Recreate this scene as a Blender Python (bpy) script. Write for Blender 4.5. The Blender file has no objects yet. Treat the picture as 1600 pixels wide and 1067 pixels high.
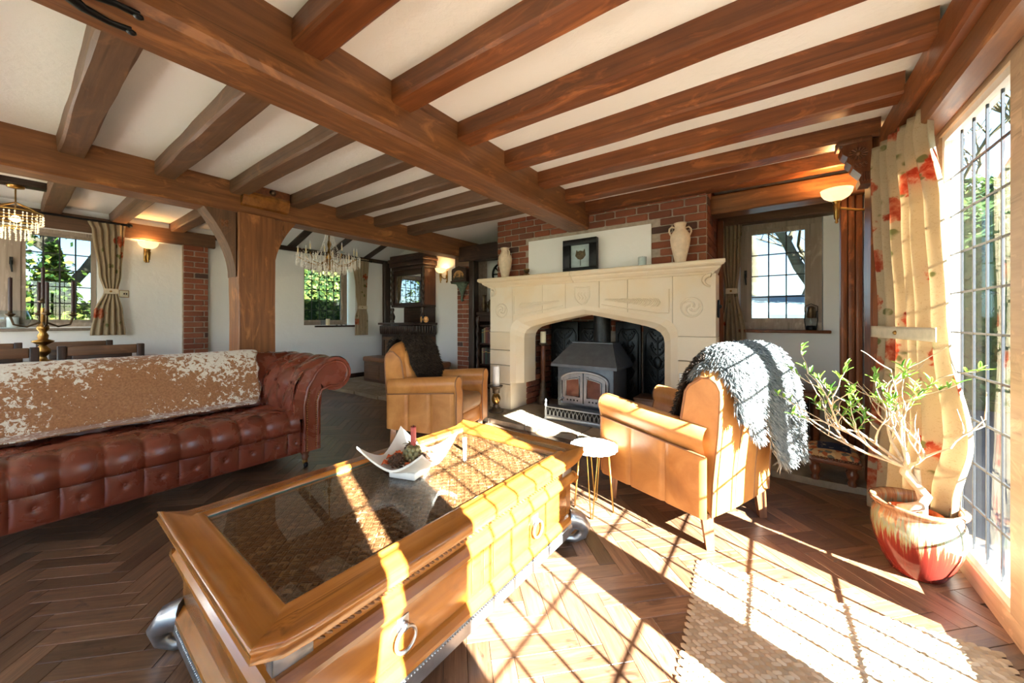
import bpy, bmesh, math, random
from mathutils import Vector, Matrix, noise
PI = math.pi
sc = bpy.context.scene
col = sc.collection
R = random.Random(11)

# ---------------------------------------------------------------- camera (level, shifted lens; metres; camera stands at x=0, y=0)
F, HY, H, TH = 570.6, 500.0, 1.15, math.radians(35.57)
SN, CS = math.sin(TH), math.cos(TH)
cam = bpy.data.objects.new('camera', bpy.data.cameras.new('camera'))
col.objects.link(cam); sc.camera = cam
cam.location = (0, 0, H); cam.rotation_euler = (PI/2, 0, TH)
cam.data.sensor_width = 36; cam.data.sensor_fit = 'HORIZONTAL'
cam.data.lens = 36*F/1600; cam.data.shift_y = -(533.5-HY)/1600
cam.data.clip_start = .02; cam.data.clip_end = 300

# ---------------------------------------------------------------- sky, sun, exposure
SUN_AZ, SUN_EL = math.radians(-20), math.radians(30.0)
w = bpy.data.worlds.new('world'); sc.world = w; w.use_nodes = True
nt = w.node_tree; bg = nt.nodes['Background']
sky = nt.nodes.new('ShaderNodeTexSky'); sky.sky_type = 'NISHITA'
sky.sun_disc = False; sky.sun_elevation = SUN_EL; sky.sun_rotation = PI/2-SUN_AZ
sky.air_density = 1.0; sky.dust_density = .3; sky.ozone_density = 2.2
nt.links.new(sky.outputs[0], bg.inputs[0]); bg.inputs[1].default_value = .36
sun = bpy.data.objects.new('sun', bpy.data.lights.new('sun', 'SUN')); col.objects.link(sun)
sun.data.energy = 53; sun.data.angle = math.radians(.5); sun.data.color = (1, .965, .92)
sd = Vector((math.cos(SUN_AZ)*math.cos(SUN_EL), math.sin(SUN_AZ)*math.cos(SUN_EL), math.sin(SUN_EL)))
sun.rotation_euler = sd.to_track_quat('Z', 'Y').to_euler(); sun.location = sd*20
vs = sc.view_settings
vs.view_transform = 'Standard'; vs.look = 'None'; vs.gamma = 1; vs.use_curve_mapping = False; vs.exposure = 1.5

# ---------------------------------------------------------------- pixel helpers (a pixel of the 1600x1067 photograph -> a point on a known plane)
def ray(x, y):
    a = (x-800)/F
    return Vector((-SN+CS*a, CS+SN*a, (HY-y)/F))
def onZ(x, y, z=0.0):
    r = ray(x, y); return Vector((0, 0, H))+r*((z-H)/r.z)
def onX(x, y, X):
    r = ray(x, y); return Vector((0, 0, H))+r*(X/r.x)
def onY(x, y, Y):
    r = ray(x, y); return Vector((0, 0, H))+r*(Y/r.y)

# ---------------------------------------------------------------- mesh builder
class MB:
    def __init__(s, M=None):
        s.v, s.f, s.sm, s.uv, s.M = [], [], [], None, M or Matrix.Identity(4)
    def add(s, vs, fs, sm=False):
        o = len(s.v); M = s.M
        s.v += [M @ Vector(p) for p in vs]
        s.f += [[i+o for i in f] for f in fs]; s.sm += [sm]*len(fs)
        return s
    def box(s, x0, x1, y0, y1, z0, z1):
        return s.add([(x0,y0,z0),(x1,y0,z0),(x1,y1,z0),(x0,y1,z0),(x0,y0,z1),(x1,y0,z1),(x1,y1,z1),(x0,y1,z1)],
                     [(3,2,1,0),(4,5,6,7),(0,1,5,4),(1,2,6,5),(2,3,7,6),(3,0,4,7)])
    def cb(s, c, d):
        return s.box(c[0]-d[0]/2, c[0]+d[0]/2, c[1]-d[1]/2, c[1]+d[1]/2, c[2]-d[2]/2, c[2]+d[2]/2)
    def rbox(s, x0, x1, y0, y1, z0, z1, r=.01, seg=2, sm=True):
        bm = bmesh.new(); bmesh.ops.create_cube(bm, size=1)
        for v in bm.verts:
            v.co = Vector(((x0+x1)/2+v.co.x*(x1-x0), (y0+y1)/2+v.co.y*(y1-y0), (z0+z1)/2+v.co.z*(z1-z0)))
        r = min(r, (x1-x0)*.49, (y1-y0)*.49, (z1-z0)*.49)
        bmesh.ops.bevel(bm, geom=bm.edges[:], offset=r, segments=seg, profile=.5, affect='EDGES', clamp_overlap=True)
        bm.verts.index_update()
        s.add([v.co.copy() for v in bm.verts], [[v.index for v in f.verts] for f in bm.faces], sm); bm.free(); return s
    def lathe(s, prof, n=20, c=(0,0,0), sm=True, cap=True):
        vs, fs = [], []; m = len(prof)
        for (r, z) in prof:
            for k in range(n):
                a = 2*PI*k/n; vs.append((c[0]+r*math.cos(a), c[1]+r*math.sin(a), c[2]+z))
        for i in range(m-1):
            for k in range(n):
                k2 = (k+1) % n; fs.append((i*n+k, i*n+k2, (i+1)*n+k2, (i+1)*n+k))
        s.add(vs, fs, sm)
        if cap:
            s.add(vs[:n], [tuple(range(n))[::-1]]); s.add(vs[-n:], [tuple(range(n))])
        return s
    def tube(s, path, r, n=6, closed=False, sm=True, flat=1.0):
        P = [Vector(p) for p in path]; m = len(P)
        if m < 2: return s
        rr = r if isinstance(r, (list, tuple)) else [r]*m
        vs, fs = [], []; up = None
        for i in range(m):
            if closed: t = P[(i+1) % m]-P[i-1]
            else: t = P[min(i+1, m-1)]-P[max(i-1, 0)]
            if t.length < 1e-9: t = Vector((0,0,1))
            t.normalize()
            if up is None:
                up = Vector((0,0,1)) if abs(t.z) < .9 else Vector((1,0,0))
            u = up-t*up.dot(t)
            if u.length < 1e-6: u = t.orthogonal()
            u.normalize(); v = t.cross(u); up = u
            for k in range(n):
                a = 2*PI*k/n; vs.append(P[i]+u*(math.cos(a)*rr[i]*flat)+v*(math.sin(a)*rr[i]))
        for i in range(m if closed else m-1):
            j = (i+1) % m
            for k in range(n):
                k2 = (k+1) % n; fs.append((i*n+k, i*n+k2, j*n+k2, j*n+k))
        s.add(vs, fs, sm)
        if not closed:
            s.add(vs[:n], [tuple(range(n))[::-1]]); s.add(vs[-n:], [tuple(range(n))])
        return s
    def prism(s, poly, a0, a1, axis='y', sm=False):
        n = len(poly)
        def mk(p, a): return (p[0], a, p[1]) if axis == 'y' else ((a, p[0], p[1]) if axis == 'x' else (p[0], p[1], a))
        vs = [mk(p, a0) for p in poly]+[mk(p, a1) for p in poly]
        s.add(vs, [tuple(range(n)), tuple(range(2*n-1, n-1, -1))])
        return s.add(vs, [(i, i+n, (i+1) % n+n, (i+1) % n) for i in range(n)], sm)
    def grid(s, fn, nu, nv, sm=True, cu=False, cv=False):
        vs = [fn(i/(nu if cu else nu-1), j/(nv if cv else nv-1)) for i in range(nu) for j in range(nv)]
        fs = []
        for i in range(nu if cu else nu-1):
            for j in range(nv if cv else nv-1):
                i2, j2 = (i+1) % nu, (j+1) % nv
                fs.append((i*nv+j, i2*nv+j, i2*nv+j2, i*nv+j2))
        return s.add(vs, fs, sm)
    def ball(s, c, r, nu=10, nv=7, sc_=(1,1,1)):
        pr = [(max(1e-4, math.sin(PI*j/(nv-1)))*r, -math.cos(PI*j/(nv-1))*r) for j in range(nv)]
        vs, fs = [], []
        for (q, z) in pr:
            for k in range(nu):
                a = 2*PI*k/nu; vs.append((c[0]+q*math.cos(a)*sc_[0], c[1]+q*math.sin(a)*sc_[1], c[2]+z*sc_[2]))
        for i in range(nv-1):
            for k in range(nu):
                k2 = (k+1) % nu; fs.append((i*nu+k, i*nu+k2, (i+1)*nu+k2, (i+1)*nu+k))
        return s.add(vs, fs, True)
    def mesh(s, name, mat):
        me = bpy.data.meshes.new(name); me.from_pydata(s.v, [], s.f)
        me.polygons.foreach_set('use_smooth', s.sm)
        bm = bmesh.new(); bm.from_mesh(me); bmesh.ops.recalc_face_normals(bm, faces=bm.faces); bm.to_mesh(me); bm.free()
        if s.uv:
            l = me.uv_layers.new(name='UVMap')
            for p in me.polygons:
                for li in p.loop_indices: l.data[li].uv = s.uv[me.loops[li].vertex_index]
        me.materials.append(mat); me.update(); return me
    def build(s, name, mat, parent=None, world=False, kind=None):
        if parent is not None and world:
            Mi = Matrix.LocRotScale(parent.location, parent.rotation_euler, None).inverted()
            s.v = [Mi @ p for p in s.v]
        o = bpy.data.objects.new(name, s.mesh(name, mat)); col.objects.link(o)
        if parent is not None: o.parent = parent
        if kind: o['kind'] = kind
        return o
def sub(mb, name, mat, part):          # a sub-part given in the coordinates of the thing
    o = mb.build(name, mat); o.parent = part; return o
def thing(name, label, cat, loc=(0,0,0), rz=0, group=None, kind=None):
    o = bpy.data.objects.new(name, None); col.objects.link(o)
    o.empty_display_size = .1
    o.location = loc; o.rotation_euler = (0, 0, rz); return tag(o, label, cat, group, kind)
def tag(o, label, cat=None, group=None, kind=None):
    o['label'] = label
    if cat: o['category'] = cat
    if group: o['group'] = group
    if kind: o['kind'] = kind
    return o
def inst(name, me, parent, M):
    o = bpy.data.objects.new(name, me); col.objects.link(o); o.parent = parent; o.matrix_local = M; return o
def TR(x, y, z, rz=0, ry=0, rx=0):
    return Matrix.Translation((x, y, z)) @ Matrix.Rotation(rz, 4, 'Z') @ Matrix.Rotation(ry, 4, 'Y') @ Matrix.Rotation(rx, 4, 'X')
def copy_tree(o, loc, rz, label, parent=None):
    c = o.copy(); col.objects.link(c)
    if parent is None: c.location = loc; c.rotation_euler = (0, 0, rz); c['label'] = label
    else: c.parent = parent
    for ch in [q for q in bpy.data.objects if q.parent == o and q is not c]: copy_tree(ch, None, None, None, c)
    return c

# ---------------------------------------------------------------- procedural materials
def new_mat(name):
    m = bpy.data.materials.new(name); m.use_nodes = True
    return m, m.node_tree.nodes, m.node_tree.links, m.node_tree.nodes['Principled BSDF']
def setp(b, rough=.5, metal=0, spec=.5, **k):
    b.inputs['Roughness'].default_value = rough; b.inputs['Metallic'].default_value = metal
    b.inputs['Specular IOR Level'].default_value = spec
    for a, v in k.items(): b.inputs[a.replace('_', ' ')].default_value = v
def coords(N, L, scale=(1,1,1), src='Object'):
    tc = N.new('ShaderNodeTexCoord'); mp = N.new('ShaderNodeMapping'); mp.inputs['Scale'].default_value = scale
    L.new(tc.outputs[src], mp.inputs[0]); return mp.outputs[0]
def noise_(N, L, vec, scale, detail=4, rough=.55, dist=0):
    n = N.new('ShaderNodeTexNoise'); n.inputs['Scale'].default_value = scale; n.inputs['Detail'].default_value = detail
    n.inputs['Roughness'].default_value = rough; n.inputs['Distortion'].default_value = dist
    if vec: L.new(vec, n.inputs['Vector'])
    return n.outputs['Fac']
def ramp(N, L, fac, stops, interp='LINEAR'):
    r = N.new('ShaderNodeValToRGB'); r.color_ramp.interpolation = interp
    e = r.color_ramp.elements
    while len(e) < len(stops): e.new(.5)
    for i, (p, c) in enumerate(stops):
        e[i].position = p; e[i].color = (*c, 1) if len(c) == 3 else c
    L.new(fac, r.inputs[0]); return r.outputs[0]
def bump(N, L, b, h, strength=.3, dist=.01):
    n = N.new('ShaderNodeBump'); n.inputs['Strength'].default_value = strength; n.inputs['Distance'].default_value = dist
    L.new(h, n.inputs['Height']); L.new(n.outputs[0], b.inputs['Normal'])
def mixc(N, L, fac, a, b, mode='MIX'):
    m = N.new('ShaderNodeMix'); m.data_type = 'RGBA'; m.blend_type = mode
    if isinstance(fac, (int, float)): m.inputs[0].default_value = fac
    else: L.new(fac, m.inputs[0])
    for i, q in ((6, a), (7, b)):
        if isinstance(q, tuple): m.inputs[i].default_value = (*q, 1)
        else: L.new(q, m.inputs[i])
    return m.outputs[2]
def mathn(N, L, op, a, b=None):
    m = N.new('ShaderNodeMath'); m.operation = op
    for i, q in ((0, a), (1, b)):
        if q is None: continue
        if isinstance(q, (int, float)): m.inputs[i].default_value = q
        else: L.new(q, m.inputs[i])
    return m.outputs[0]
def plain(name, c, rough=.5, metal=0, spec=.5, var=.12, scale=12, bmp=0, bscale=60, **k):
    m, N, L, b = new_mat(name); setp(b, rough, metal, spec, **k)
    v = coords(N, L); n = noise_(N, L, v, scale)
    d = tuple(max(0, x*(1-var)) for x in c); e = tuple(min(1, x*(1+var)) for x in c)
    L.new(ramp(N, L, n, [(.3, d), (.7, e)]), b.inputs['Base Color'])
    if bmp: bump(N, L, b, noise_(N, L, v, bscale), bmp)
    return m
def wood(name, c1, c2, axis='x', rough=.45, grain=40, bmp=.25, knots=None, spec=.4, patch=None, coat=0):
    m, N, L, b = new_mat(name); setp(b, rough, 0, spec)
    st = {'x': (.06, 1, 1), 'y': (1, .06, 1), 'z': (1, 1, .06)}[axis]
    oi = N.new('ShaderNodeObjectInfo')
    tc = N.new('ShaderNodeTexCoord'); mp = N.new('ShaderNodeMapping'); mp.inputs['Scale'].default_value = st
    va = N.new('ShaderNodeVectorMath'); va.operation = 'ADD'
    sm = N.new('ShaderNodeVectorMath'); sm.operation = 'SCALE'; sm.inputs['Scale'].default_value = 7.3
    cx = N.new('ShaderNodeCombineXYZ')
    for i in range(3): L.new(oi.outputs['Random'], cx.inputs[i])
    L.new(cx.outputs[0], sm.inputs[0]); L.new(tc.outputs['Object'], va.inputs[0]); L.new(sm.outputs[0], va.inputs[1]); L.new(va.outputs[0], mp.inputs[0])
    g = noise_(N, L, mp.outputs[0], grain, 6, .6, .3)
    c = ramp(N, L, g, [(.28, c1), (.72, c2)])
    big = noise_(N, L, va.outputs[0], 2.2, 3, .6, .8)
    c = mixc(N, L, mathn(N, L, 'MULTIPLY', big, .75), c, patch or tuple(x*.45 for x in c1))
    # drying shakes and dark knots along the grain
    st2 = {'x': (.018, 1, 1), 'y': (1, .018, 1), 'z': (1, 1, .018)}[axis]; mp2 = N.new('ShaderNodeMapping'); mp2.inputs['Scale'].default_value = st2; L.new(va.outputs[0], mp2.inputs[0])
    sh = noise_(N, L, mp2.outputs[0], 22, 4, .7, .4)
    c = mixc(N, L, ramp(N, L, sh, [(.60, (0,0,0)), (.70, (.7,.7,.7))]), c, tuple(x*.35 for x in c1))
    st3 = {'x': (.35, 1, 1), 'y': (1, .35, 1), 'z': (1, 1, .35)}[axis]; mp3 = N.new('ShaderNodeMapping'); mp3.inputs['Scale'].default_value = st3; L.new(va.outputs[0], mp3.inputs[0])
    kn = noise_(N, L, mp3.outputs[0], 7, 5, .65, 1.2)
    c = mixc(N, L, ramp(N, L, kn, [(.56, (0,0,0)), (.68, (.55,.55,.55))]), c, tuple(min(1, x*1.5) for x in c2) if not coat else tuple(x*.6 for x in c1))
    hv = N.new('ShaderNodeHueSaturation'); hv.inputs['Saturation'].default_value = 1
    L.new(mathn(N, L, 'ADD', mathn(N, L, 'MULTIPLY', oi.outputs['Random'], .3), .85), hv.inputs['Value']); L.new(c, hv.inputs['Color'])
    L.new(hv.outputs[0], b.inputs['Base Color'])
    if coat: b.inputs['Coat Weight'].default_value = coat; b.inputs['Coat Roughness'].default_value = .12
    if bmp: bump(N, L, b, g, bmp, .006)
    return m
def glass_mat(name, tint=(1,1,1), ior=1.5, rough=0.0, refl=1.0):
    m, N, L, b = new_mat(name); N.remove(b)
    t = N.new('ShaderNodeBsdfTransparent'); t.inputs[0].default_value = (*tint, 1)
    g = N.new('ShaderNodeBsdfGlossy'); g.inputs['Roughness'].default_value = rough
    ge = N.new('ShaderNodeNewGeometry'); dp = N.new('ShaderNodeVectorMath'); dp.operation = 'DOT_PRODUCT'
    L.new(ge.outputs['Normal'], dp.inputs[0]); L.new(ge.outputs['Incoming'], dp.inputs[1])
    ca = mathn(N, L, 'ABSOLUTE', dp.outputs['Value']); f0 = ((ior-1)/(ior+1))**2
    sch = mathn(N, L, 'ADD', mathn(N, L, 'MULTIPLY', mathn(N, L, 'POWER', mathn(N, L, 'SUBTRACT', 1.0, ca), 5.0), 1-f0), f0)
    # a slightly mottled reflectance, as on hand-cleaned panes
    n = noise_(N, L, coords(N, L), 3.0)
    f = mathn(N, L, 'MULTIPLY', sch, mathn(N, L, 'ADD', mathn(N, L, 'MULTIPLY', n, .2*refl), .9*refl))
    mx = N.new('ShaderNodeMixShader'); L.new(f, mx.inputs[0]); L.new(t.outputs[0], mx.inputs[1]); L.new(g.outputs[0], mx.inputs[2])
    L.new(mx.outputs[0], N['Material Output'].inputs[0]); return m
def emit_glass(name, c, strength):
    m, N, L, b = new_mat(name); setp(b, .35, 0, .5)
    n = noise_(N, L, coords(N, L), 14, 5, .6, 1.0)
    cc = ramp(N, L, n, [(.3, tuple(x*.8 for x in c)), (.7, c)])
    L.new(cc, b.inputs['Base Color']); L.new(cc, b.inputs['Emission Color']); b.inputs['Emission Strength'].default_value = strength
    return m

M = {}
def plaster(name, c, bs):
    m, N, L, b = new_mat(name); setp(b, .9, 0, .2)
    v = coords(N, L); n = noise_(N, L, v, bs, 6, .6, .4); n2 = noise_(N, L, v, .9, 3)
    L.new(mixc(N, L, mathn(N, L, 'MULTIPLY', n2, .35), c, tuple(x*.9 for x in c)), b.inputs['Base Color']); bump(N, L, b, n, .35, .012); return m
M['plaster'] = plaster('wall_plaster', (.82, .815, .80), 9)
M['ceil'] = plaster('ceiling_plaster', (.86, .83, .77), 22)
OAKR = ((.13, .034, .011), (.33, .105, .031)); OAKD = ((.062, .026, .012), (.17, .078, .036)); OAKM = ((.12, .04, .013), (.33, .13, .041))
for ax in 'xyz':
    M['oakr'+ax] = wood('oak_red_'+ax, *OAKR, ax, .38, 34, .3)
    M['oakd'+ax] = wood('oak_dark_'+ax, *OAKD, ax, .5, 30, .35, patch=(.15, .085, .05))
    M['oakm'+ax] = wood('oak_main_'+ax, *OAKM, ax, .42, 30, .35, patch=(.13, .05, .022))
    M['dark'+ax] = wood('stained_dark_'+ax, (.02, .010, .007), (.075, .035, .02), ax, .35, 40, .2)
    M['tab'+ax] = wood('honey_table_'+ax, (.24, .075, .012), (.56, .22, .035), ax, .22, 12, .05, patch=(.15, .04, .008), coat=.5)
    M['mah'+ax] = wood('mahogany_'+ax, (.10, .028, .012), (.24, .085, .036), ax, .3, 30, .15)
M['frame'] = wood('grey_oak_frame', (.25, .19, .145), (.40, .325, .26), 'z', .5, 40, .15, patch=(.27, .21, .17))
M['framelight'] = wood('pale_oak_frame', (.36, .24, .14), (.55, .40, .26), 'y', .45, 40, .15, patch=(.38, .27, .18))
M['sashwhite'] = plain('sash_cream', (.72, .69, .63), .4)
M['lead'] = plain('lead_came', (.035, .037, .042), .5, .6)
M['glass'] = glass_mat('window_glass', (.46, .50, .53), 1.5)
M['glass3'] = glass_mat('recess_window_glass', (.64, .68, .70), 1.5)
M['glassd'] = glass_mat('door_glass', (.93, .97, .97), 1.5, refl=.38)
M['tglass'] = glass_mat('table_glass', (.96, .985, .975), 1.5)
M['clear'] = glass_mat('clear_glass', (.9, .95, .97), 1.5)
M['iron'] = plain('black_iron', (.012, .012, .013), .4, .7, .5, .3, 20, .2)
M['castiron'] = plain('cast_iron', (.02, .021, .023), .35, .6, .5, .3, 25, .3, 80)
M['stove'] = plain('stove_grey_iron', (.115, .125, .14), .45, .55, .5, .15, 14, .15, 90)
M['stovelight'] = plain('stove_polished_iron', (.27, .28, .295), .35, .7, .5, .15, 20)
M['brass'] = plain('aged_brass', (.34, .19, .055), .3, 1.0, .5, .35, 25)
M['bronze'] = plain('dark_bronze', (.10, .065, .035), .35, .8, .5, .4, 30)
M['pewter'] = plain('silvered_metal', (.36, .38, .40), .3, .9, .5, .2, 18)
M['steel'] = plain('steel_rail', (.35, .38, .40), .25, .9)
M['wax'] = plain('white_wax', (.86, .84, .80), .45, 0, .4, .03)
M['waxcream'] = plain('cream_wax', (.80, .70, .48), .45, 0, .4, .05)
M['waxdark'] = plain('dark_red_wax', (.035, .012, .012), .4, 0, .4, .1)
M['waxred'] = plain('red_wax', (.42, .075, .06), .4, 0, .4, .1)
M['crystal'] = plain('cut_crystal', (.82, .80, .76), .06, .25, .9, .15, 30, Emission_Color=(1, .8, .5, 1), Emission_Strength=.06)  # faint emission put in so the drops look less dull
M['mirror'] = plain('mirror_glass', (.75, .78, .80), .03, 1.0, .5, .02)
M['gold'] = plain('gilt', (.55, .36, .10), .3, 1.0)
# ================================================================ THE SETTING
CZ = 2.432; XL, XR, YB, YR = -6.55, .60, 4.70, -2.4
def struct(o, label): o['kind'] = 'structure'; o['label'] = label; return o

# ---- floor: herringbone planks at 45 degrees, each its own piece near the camera
def plank_mat():
    m, N, L, b = new_mat('herringbone_walnut'); setp(b, .3, 0, .5)
    tc = N.new('ShaderNodeTexCoord'); oi = N.new('ShaderNodeObjectInfo'); ge = N.new('ShaderNodeNewGeometry')
    rnd = mathn(N, L, 'FRACT', mathn(N, L, 'ADD', mathn(N, L, 'MULTIPLY', oi.outputs['Random'], 13.7), mathn(N, L, 'MULTIPLY', ge.outputs['Random Per Island'], 5.3)))
    cx = N.new('ShaderNodeCombineXYZ'); L.new(mathn(N, L, 'MULTIPLY', rnd, 40.0), cx.inputs[0]); L.new(mathn(N, L, 'MULTIPLY', rnd, 17.0), cx.inputs[1])
    va = N.new('ShaderNodeVectorMath'); va.operation = 'ADD'; L.new(tc.outputs['UV'], va.inputs[0]); L.new(cx.outputs[0], va.inputs[1])
    mp = N.new('ShaderNodeMapping'); mp.inputs['Scale'].default_value = (4, 60, 1); L.new(va.outputs[0], mp.inputs[0])
    g = noise_(N, L, mp.outputs[0], 1.0, 6, .62, .8)
    c = ramp(N, L, g, [(.25, (.075, .036, .019)), (.55, (.16, .085, .046)), (.8, (.26, .145, .08))])
    mp2 = N.new('ShaderNodeMapping'); mp2.inputs['Scale'].default_value = (4, 9, 1); L.new(va.outputs[0], mp2.inputs[0])
    kn = noise_(N, L, mp2.outputs[0], 2.0, 3, .6, 1.2)
    c = mixc(N, L, ramp(N, L, kn, [(.62, (0,0,0)), (.72, (.75,.75,.75))]), c, (.04, .02, .012))
    hv = N.new('ShaderNodeHueSaturation'); L.new(mathn(N, L, 'ADD', mathn(N, L, 'MULTIPLY', rnd, .75), .55), hv.inputs['Value']); L.new(c, hv.inputs['Color'])
    L.new(hv.outputs[0], b.inputs['Base Color'])
    L.new(ramp(N, L, g, [(.2, (.26,)*3), (.8, (.4,)*3)]), b.inputs['Roughness'])
    bump(N, L, b, g, .22, .003); return m
M['plank'] = plank_mat()
fl = MB().box(XL-.1, .78, YR-.1, YB+.1, -.12, -.0045).build('floor', plain('floor_joint', (.02, .012, .008), .8))
struct(fl, 'dark wood floor laid in a herringbone pattern')
PW, PN = .0792, 4
PL = PW*PN
def plank_geo(mb, T):
    e, g = .0012, .0006
    x0, x1, y0, y1 = g, PL-g, g, PW-g
    vs = [(x0,y0,-.010),(x1,y0,-.010),(x1,y1,-.010),(x0,y1,-.010),(x0,y0,-e),(x1,y0,-e),(x1,y1,-e),(x0,y1,-e),
          (x0+e,y0+e,0),(x1-e,y0+e,0),(x1-e,y1-e,0),(x0+e,y1-e,0)]
    fs = [(0,1,5,4),(1,2,6,5),(2,3,7,6),(3,0,4,7),(4,5,9,8),(5,6,10,9),(6,7,11,10),(7,4,8,11),(8,9,10,11)]
    mb.add([T @ Vector(v) for v in vs], fs)
    if mb.uv is None: mb.uv = []
    mb.uv += [(v[0], v[1]) for v in vs]
pk = []
C45 = Matrix.Rotation(-PI/4, 4, 'Z')
for j in range(-70, 110):
    for t in range(-14, 15):
        for kind in (0, 1):
            if kind == 0: gx, gy, rot = j+2*PN*t, j, 0
            else: gx, gy, rot = j+PN+2*PN*t+1, j-PN+1, PI/2
            T = Matrix.Translation((.01, .065, 0)) @ C45 @ Matrix.Translation((gx*PW, gy*PW, 0)) @ Matrix.Rotation(rot, 4, 'Z')
            c = T @ Vector((PL/2, PW/2, 0))
            if not (XL+.0 < c.x < .80 and YR < c.y < 3.42): continue
            d = -SN*c.x+CS*c.y
            px = 800+(CS*c.x+SN*c.y)/d*F if d > .1 else -1
            py = HY+H/d*F if d > .1 else 9999
            vis = d > .3 and -60 < px < 1660 and py < 1110
            hid = (-1.75 < c.x < -.82 and .3 < c.y < 1.75) or (-3.6 < c.x < -2.95 and c.y < 1.4) or (-.2 < c.x < .6 and c.y < 1.9)
            pk.append((d+(0 if vis else 50)+(30 if hid else 0), len(pk), T))
pk.sort()
pm = MB(); plank_geo(pm, Matrix.Identity(4)); pme = pm.mesh('plank', M['plank'])
for d, _, T in pk[:300]: inst('plank', pme, fl, T)
pm = MB()
for d, _, T in pk[300:]: plank_geo(pm, T)
o = pm.build('herringbone_planks', M['plank'], fl, kind='stuff')

# ---- walls
def wall(name, label, axis, p0, p1, u0, u1, z0, z1, holes, mat):
    us = sorted({u0, u1} | {h[i] for h in holes for i in (0, 1)}); zs = sorted({z0, z1} | {h[i] for h in holes for i in (2, 3)})
    mb = MB()
    for a, b in zip(us, us[1:]):
        for c, d in zip(zs, zs[1:]):
            if any(h[0] <= (a+b)/2 <= h[1] and h[2] <= (c+d)/2 <= h[3] for h in holes): continue
            if axis == 'x': mb.box(p0, p1, a, b, c, d)
            else: mb.box(a, b, p0, p1, c, d)
    return struct(mb.build(name, mat), label)
W1 = (-.46, .665, 1.075, 2.165); W2 = (3.02, 3.97, 1.06, 2.15); W3 = (-.30, .40, 1.05, 2.18)
GL = (-.62, 2.91, -.1, 2.13)
wall('wall_left', 'white plastered wall of the dining end', 'x', XL-.3, XL, YR-.2, YB+.3, -.1, 2.5, [W1, W2], M['plaster'])
wall('wall_back', 'white plastered wall beside the chimney breast', 'y', YB, YB+.3, XL-.3, .9, -.1, 3.2, [W3], M['plaster'])
wall('wall_right', 'white wall around the tall leaded glazing', 'x', XR, .80, YR-.2, YB+.3, -.1, 2.8, [GL], M['plaster'])
wall('wall_front', 'white wall behind the camera', 'y', YR-.2, YR, XL-.3, .9, -.1, 3.2, [(-6.2, -4.6, .3, 2.2), (-3.9, -.1, .1, 2.2)], M['plaster'])  # unseen window openings added to let in fill daylight
struct(MB().box(-4.2, .9, YR-.2, YB+.3, CZ, CZ+.12).build('ceiling', M['ceil']), 'white textured ceiling between the oak joists')
mb = MB().box(XL-.3, -4.2, YR-.2, 1.95, CZ, CZ+.12)
struct(mb.build('ceiling_dining', M['ceil']), 'white ceiling above the dining table')
mb = MB().prism([(XL-.02, 2.36), (-4.18, 3.09), (-4.18, 3.2), (XL-.02, 2.5)], 1.9, YB+.1, 'y')
mb.box(XL-.3, -4.18, 1.88, 1.95, CZ, 3.3).box(-4.3, -4.18, 1.9, YB+.1, CZ-.02, 3.3)
struct(mb.build('ceiling_sloped', M['plaster']), 'sloping white ceiling above the crystal chandelier')

# ---- timber: every beam and joist its own hewn piece
def beam_mb(axis, a0, a1, b0, b1, z0, z1, seg=None, amp=.006, ch=.012, seed=0):
    n = seg or max(2, int(abs(a1-a0)/.14)); sec = [(b0+ch, z0), (b1-ch, z0), (b1, z0+ch), (b1, z1), (b0, z1), (b0, z0+ch)]
    vs, fs = [], []
    for i in range(n+1):
        a = a0+(a1-a0)*i/n
        for k, (b, z) in enumerate(sec):
            q = Vector((a*2.3+seed*5, b*4+k*3.1, z*4+seed))
            db, dz = noise.noise(q)*amp, noise.noise(q+Vector((9, 3, 5)))*amp
            if k in (3, 4): dz = 0
            vs.append((a, b+db, z+dz) if axis == 'x' else ((b+db, a, z+dz) if axis == 'y' else (b+db, z+dz, a)))
    m = len(sec)
    for i in range(n):
        for k in range(m): fs.append((i*m+k, i*m+(k+1) % m, (i+1)*m+(k+1) % m, (i+1)*m+k))
    mb = MB().add(vs, fs); mb.add(vs[:m], [tuple(range(m))]); mb.add(vs[-m:], [tuple(range(m))[::-1]]); return mb
def beam(name, label, cat, mat, *a, group=None, **k):
    o = beam_mb(*a, **k).build(name, mat); return tag(o, label, cat, group)
beam('main_beam', 'massive oak beam crossing the ceiling from the camera to the chimney breast', 'beam', M['oakmy'], 'y', YR, 3.84, -1.925, -1.66, 2.155, CZ+.01, seed=1, ch=.022)
beam('main_beam', 'long oak beam resting on the carved central post', 'beam', M['oakdy'] if False else M['oakmy'], 'y', YR, YB, -4.30, -4.05, 2.155, CZ+.01, seed=2, ch=.018)
ordn = ['first', 'second', 'third', 'fourth', 'fifth', 'sixth', 'seventh', 'eighth', 'ninth']
JY = [3.69, 3.215, 2.70, 2.218, 1.717, 1.215, .717, .222, -.28]
for k, y in enumerate(JY):
    beam('ceiling_joist', f'reddish oak joist running to the glazed wall, {ordn[k]} out from the chimney breast', 'beam', M['oakrx'],
         'x', -1.67, .552, y, y+.136, 2.318, CZ+.01, group='joists between main beam and glazed wall', seed=k+3, amp=.007)
    if y < 3.6:
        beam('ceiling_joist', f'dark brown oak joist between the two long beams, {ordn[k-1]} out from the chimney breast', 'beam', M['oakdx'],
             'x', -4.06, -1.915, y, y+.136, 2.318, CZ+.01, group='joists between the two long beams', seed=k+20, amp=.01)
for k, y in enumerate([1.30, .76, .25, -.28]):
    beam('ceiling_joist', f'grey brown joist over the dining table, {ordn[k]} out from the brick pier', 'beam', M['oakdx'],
         'x', XL, -4.29, y, y+.14, 2.325, CZ+.01, group='joists over the dining table', seed=k+40)
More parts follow.
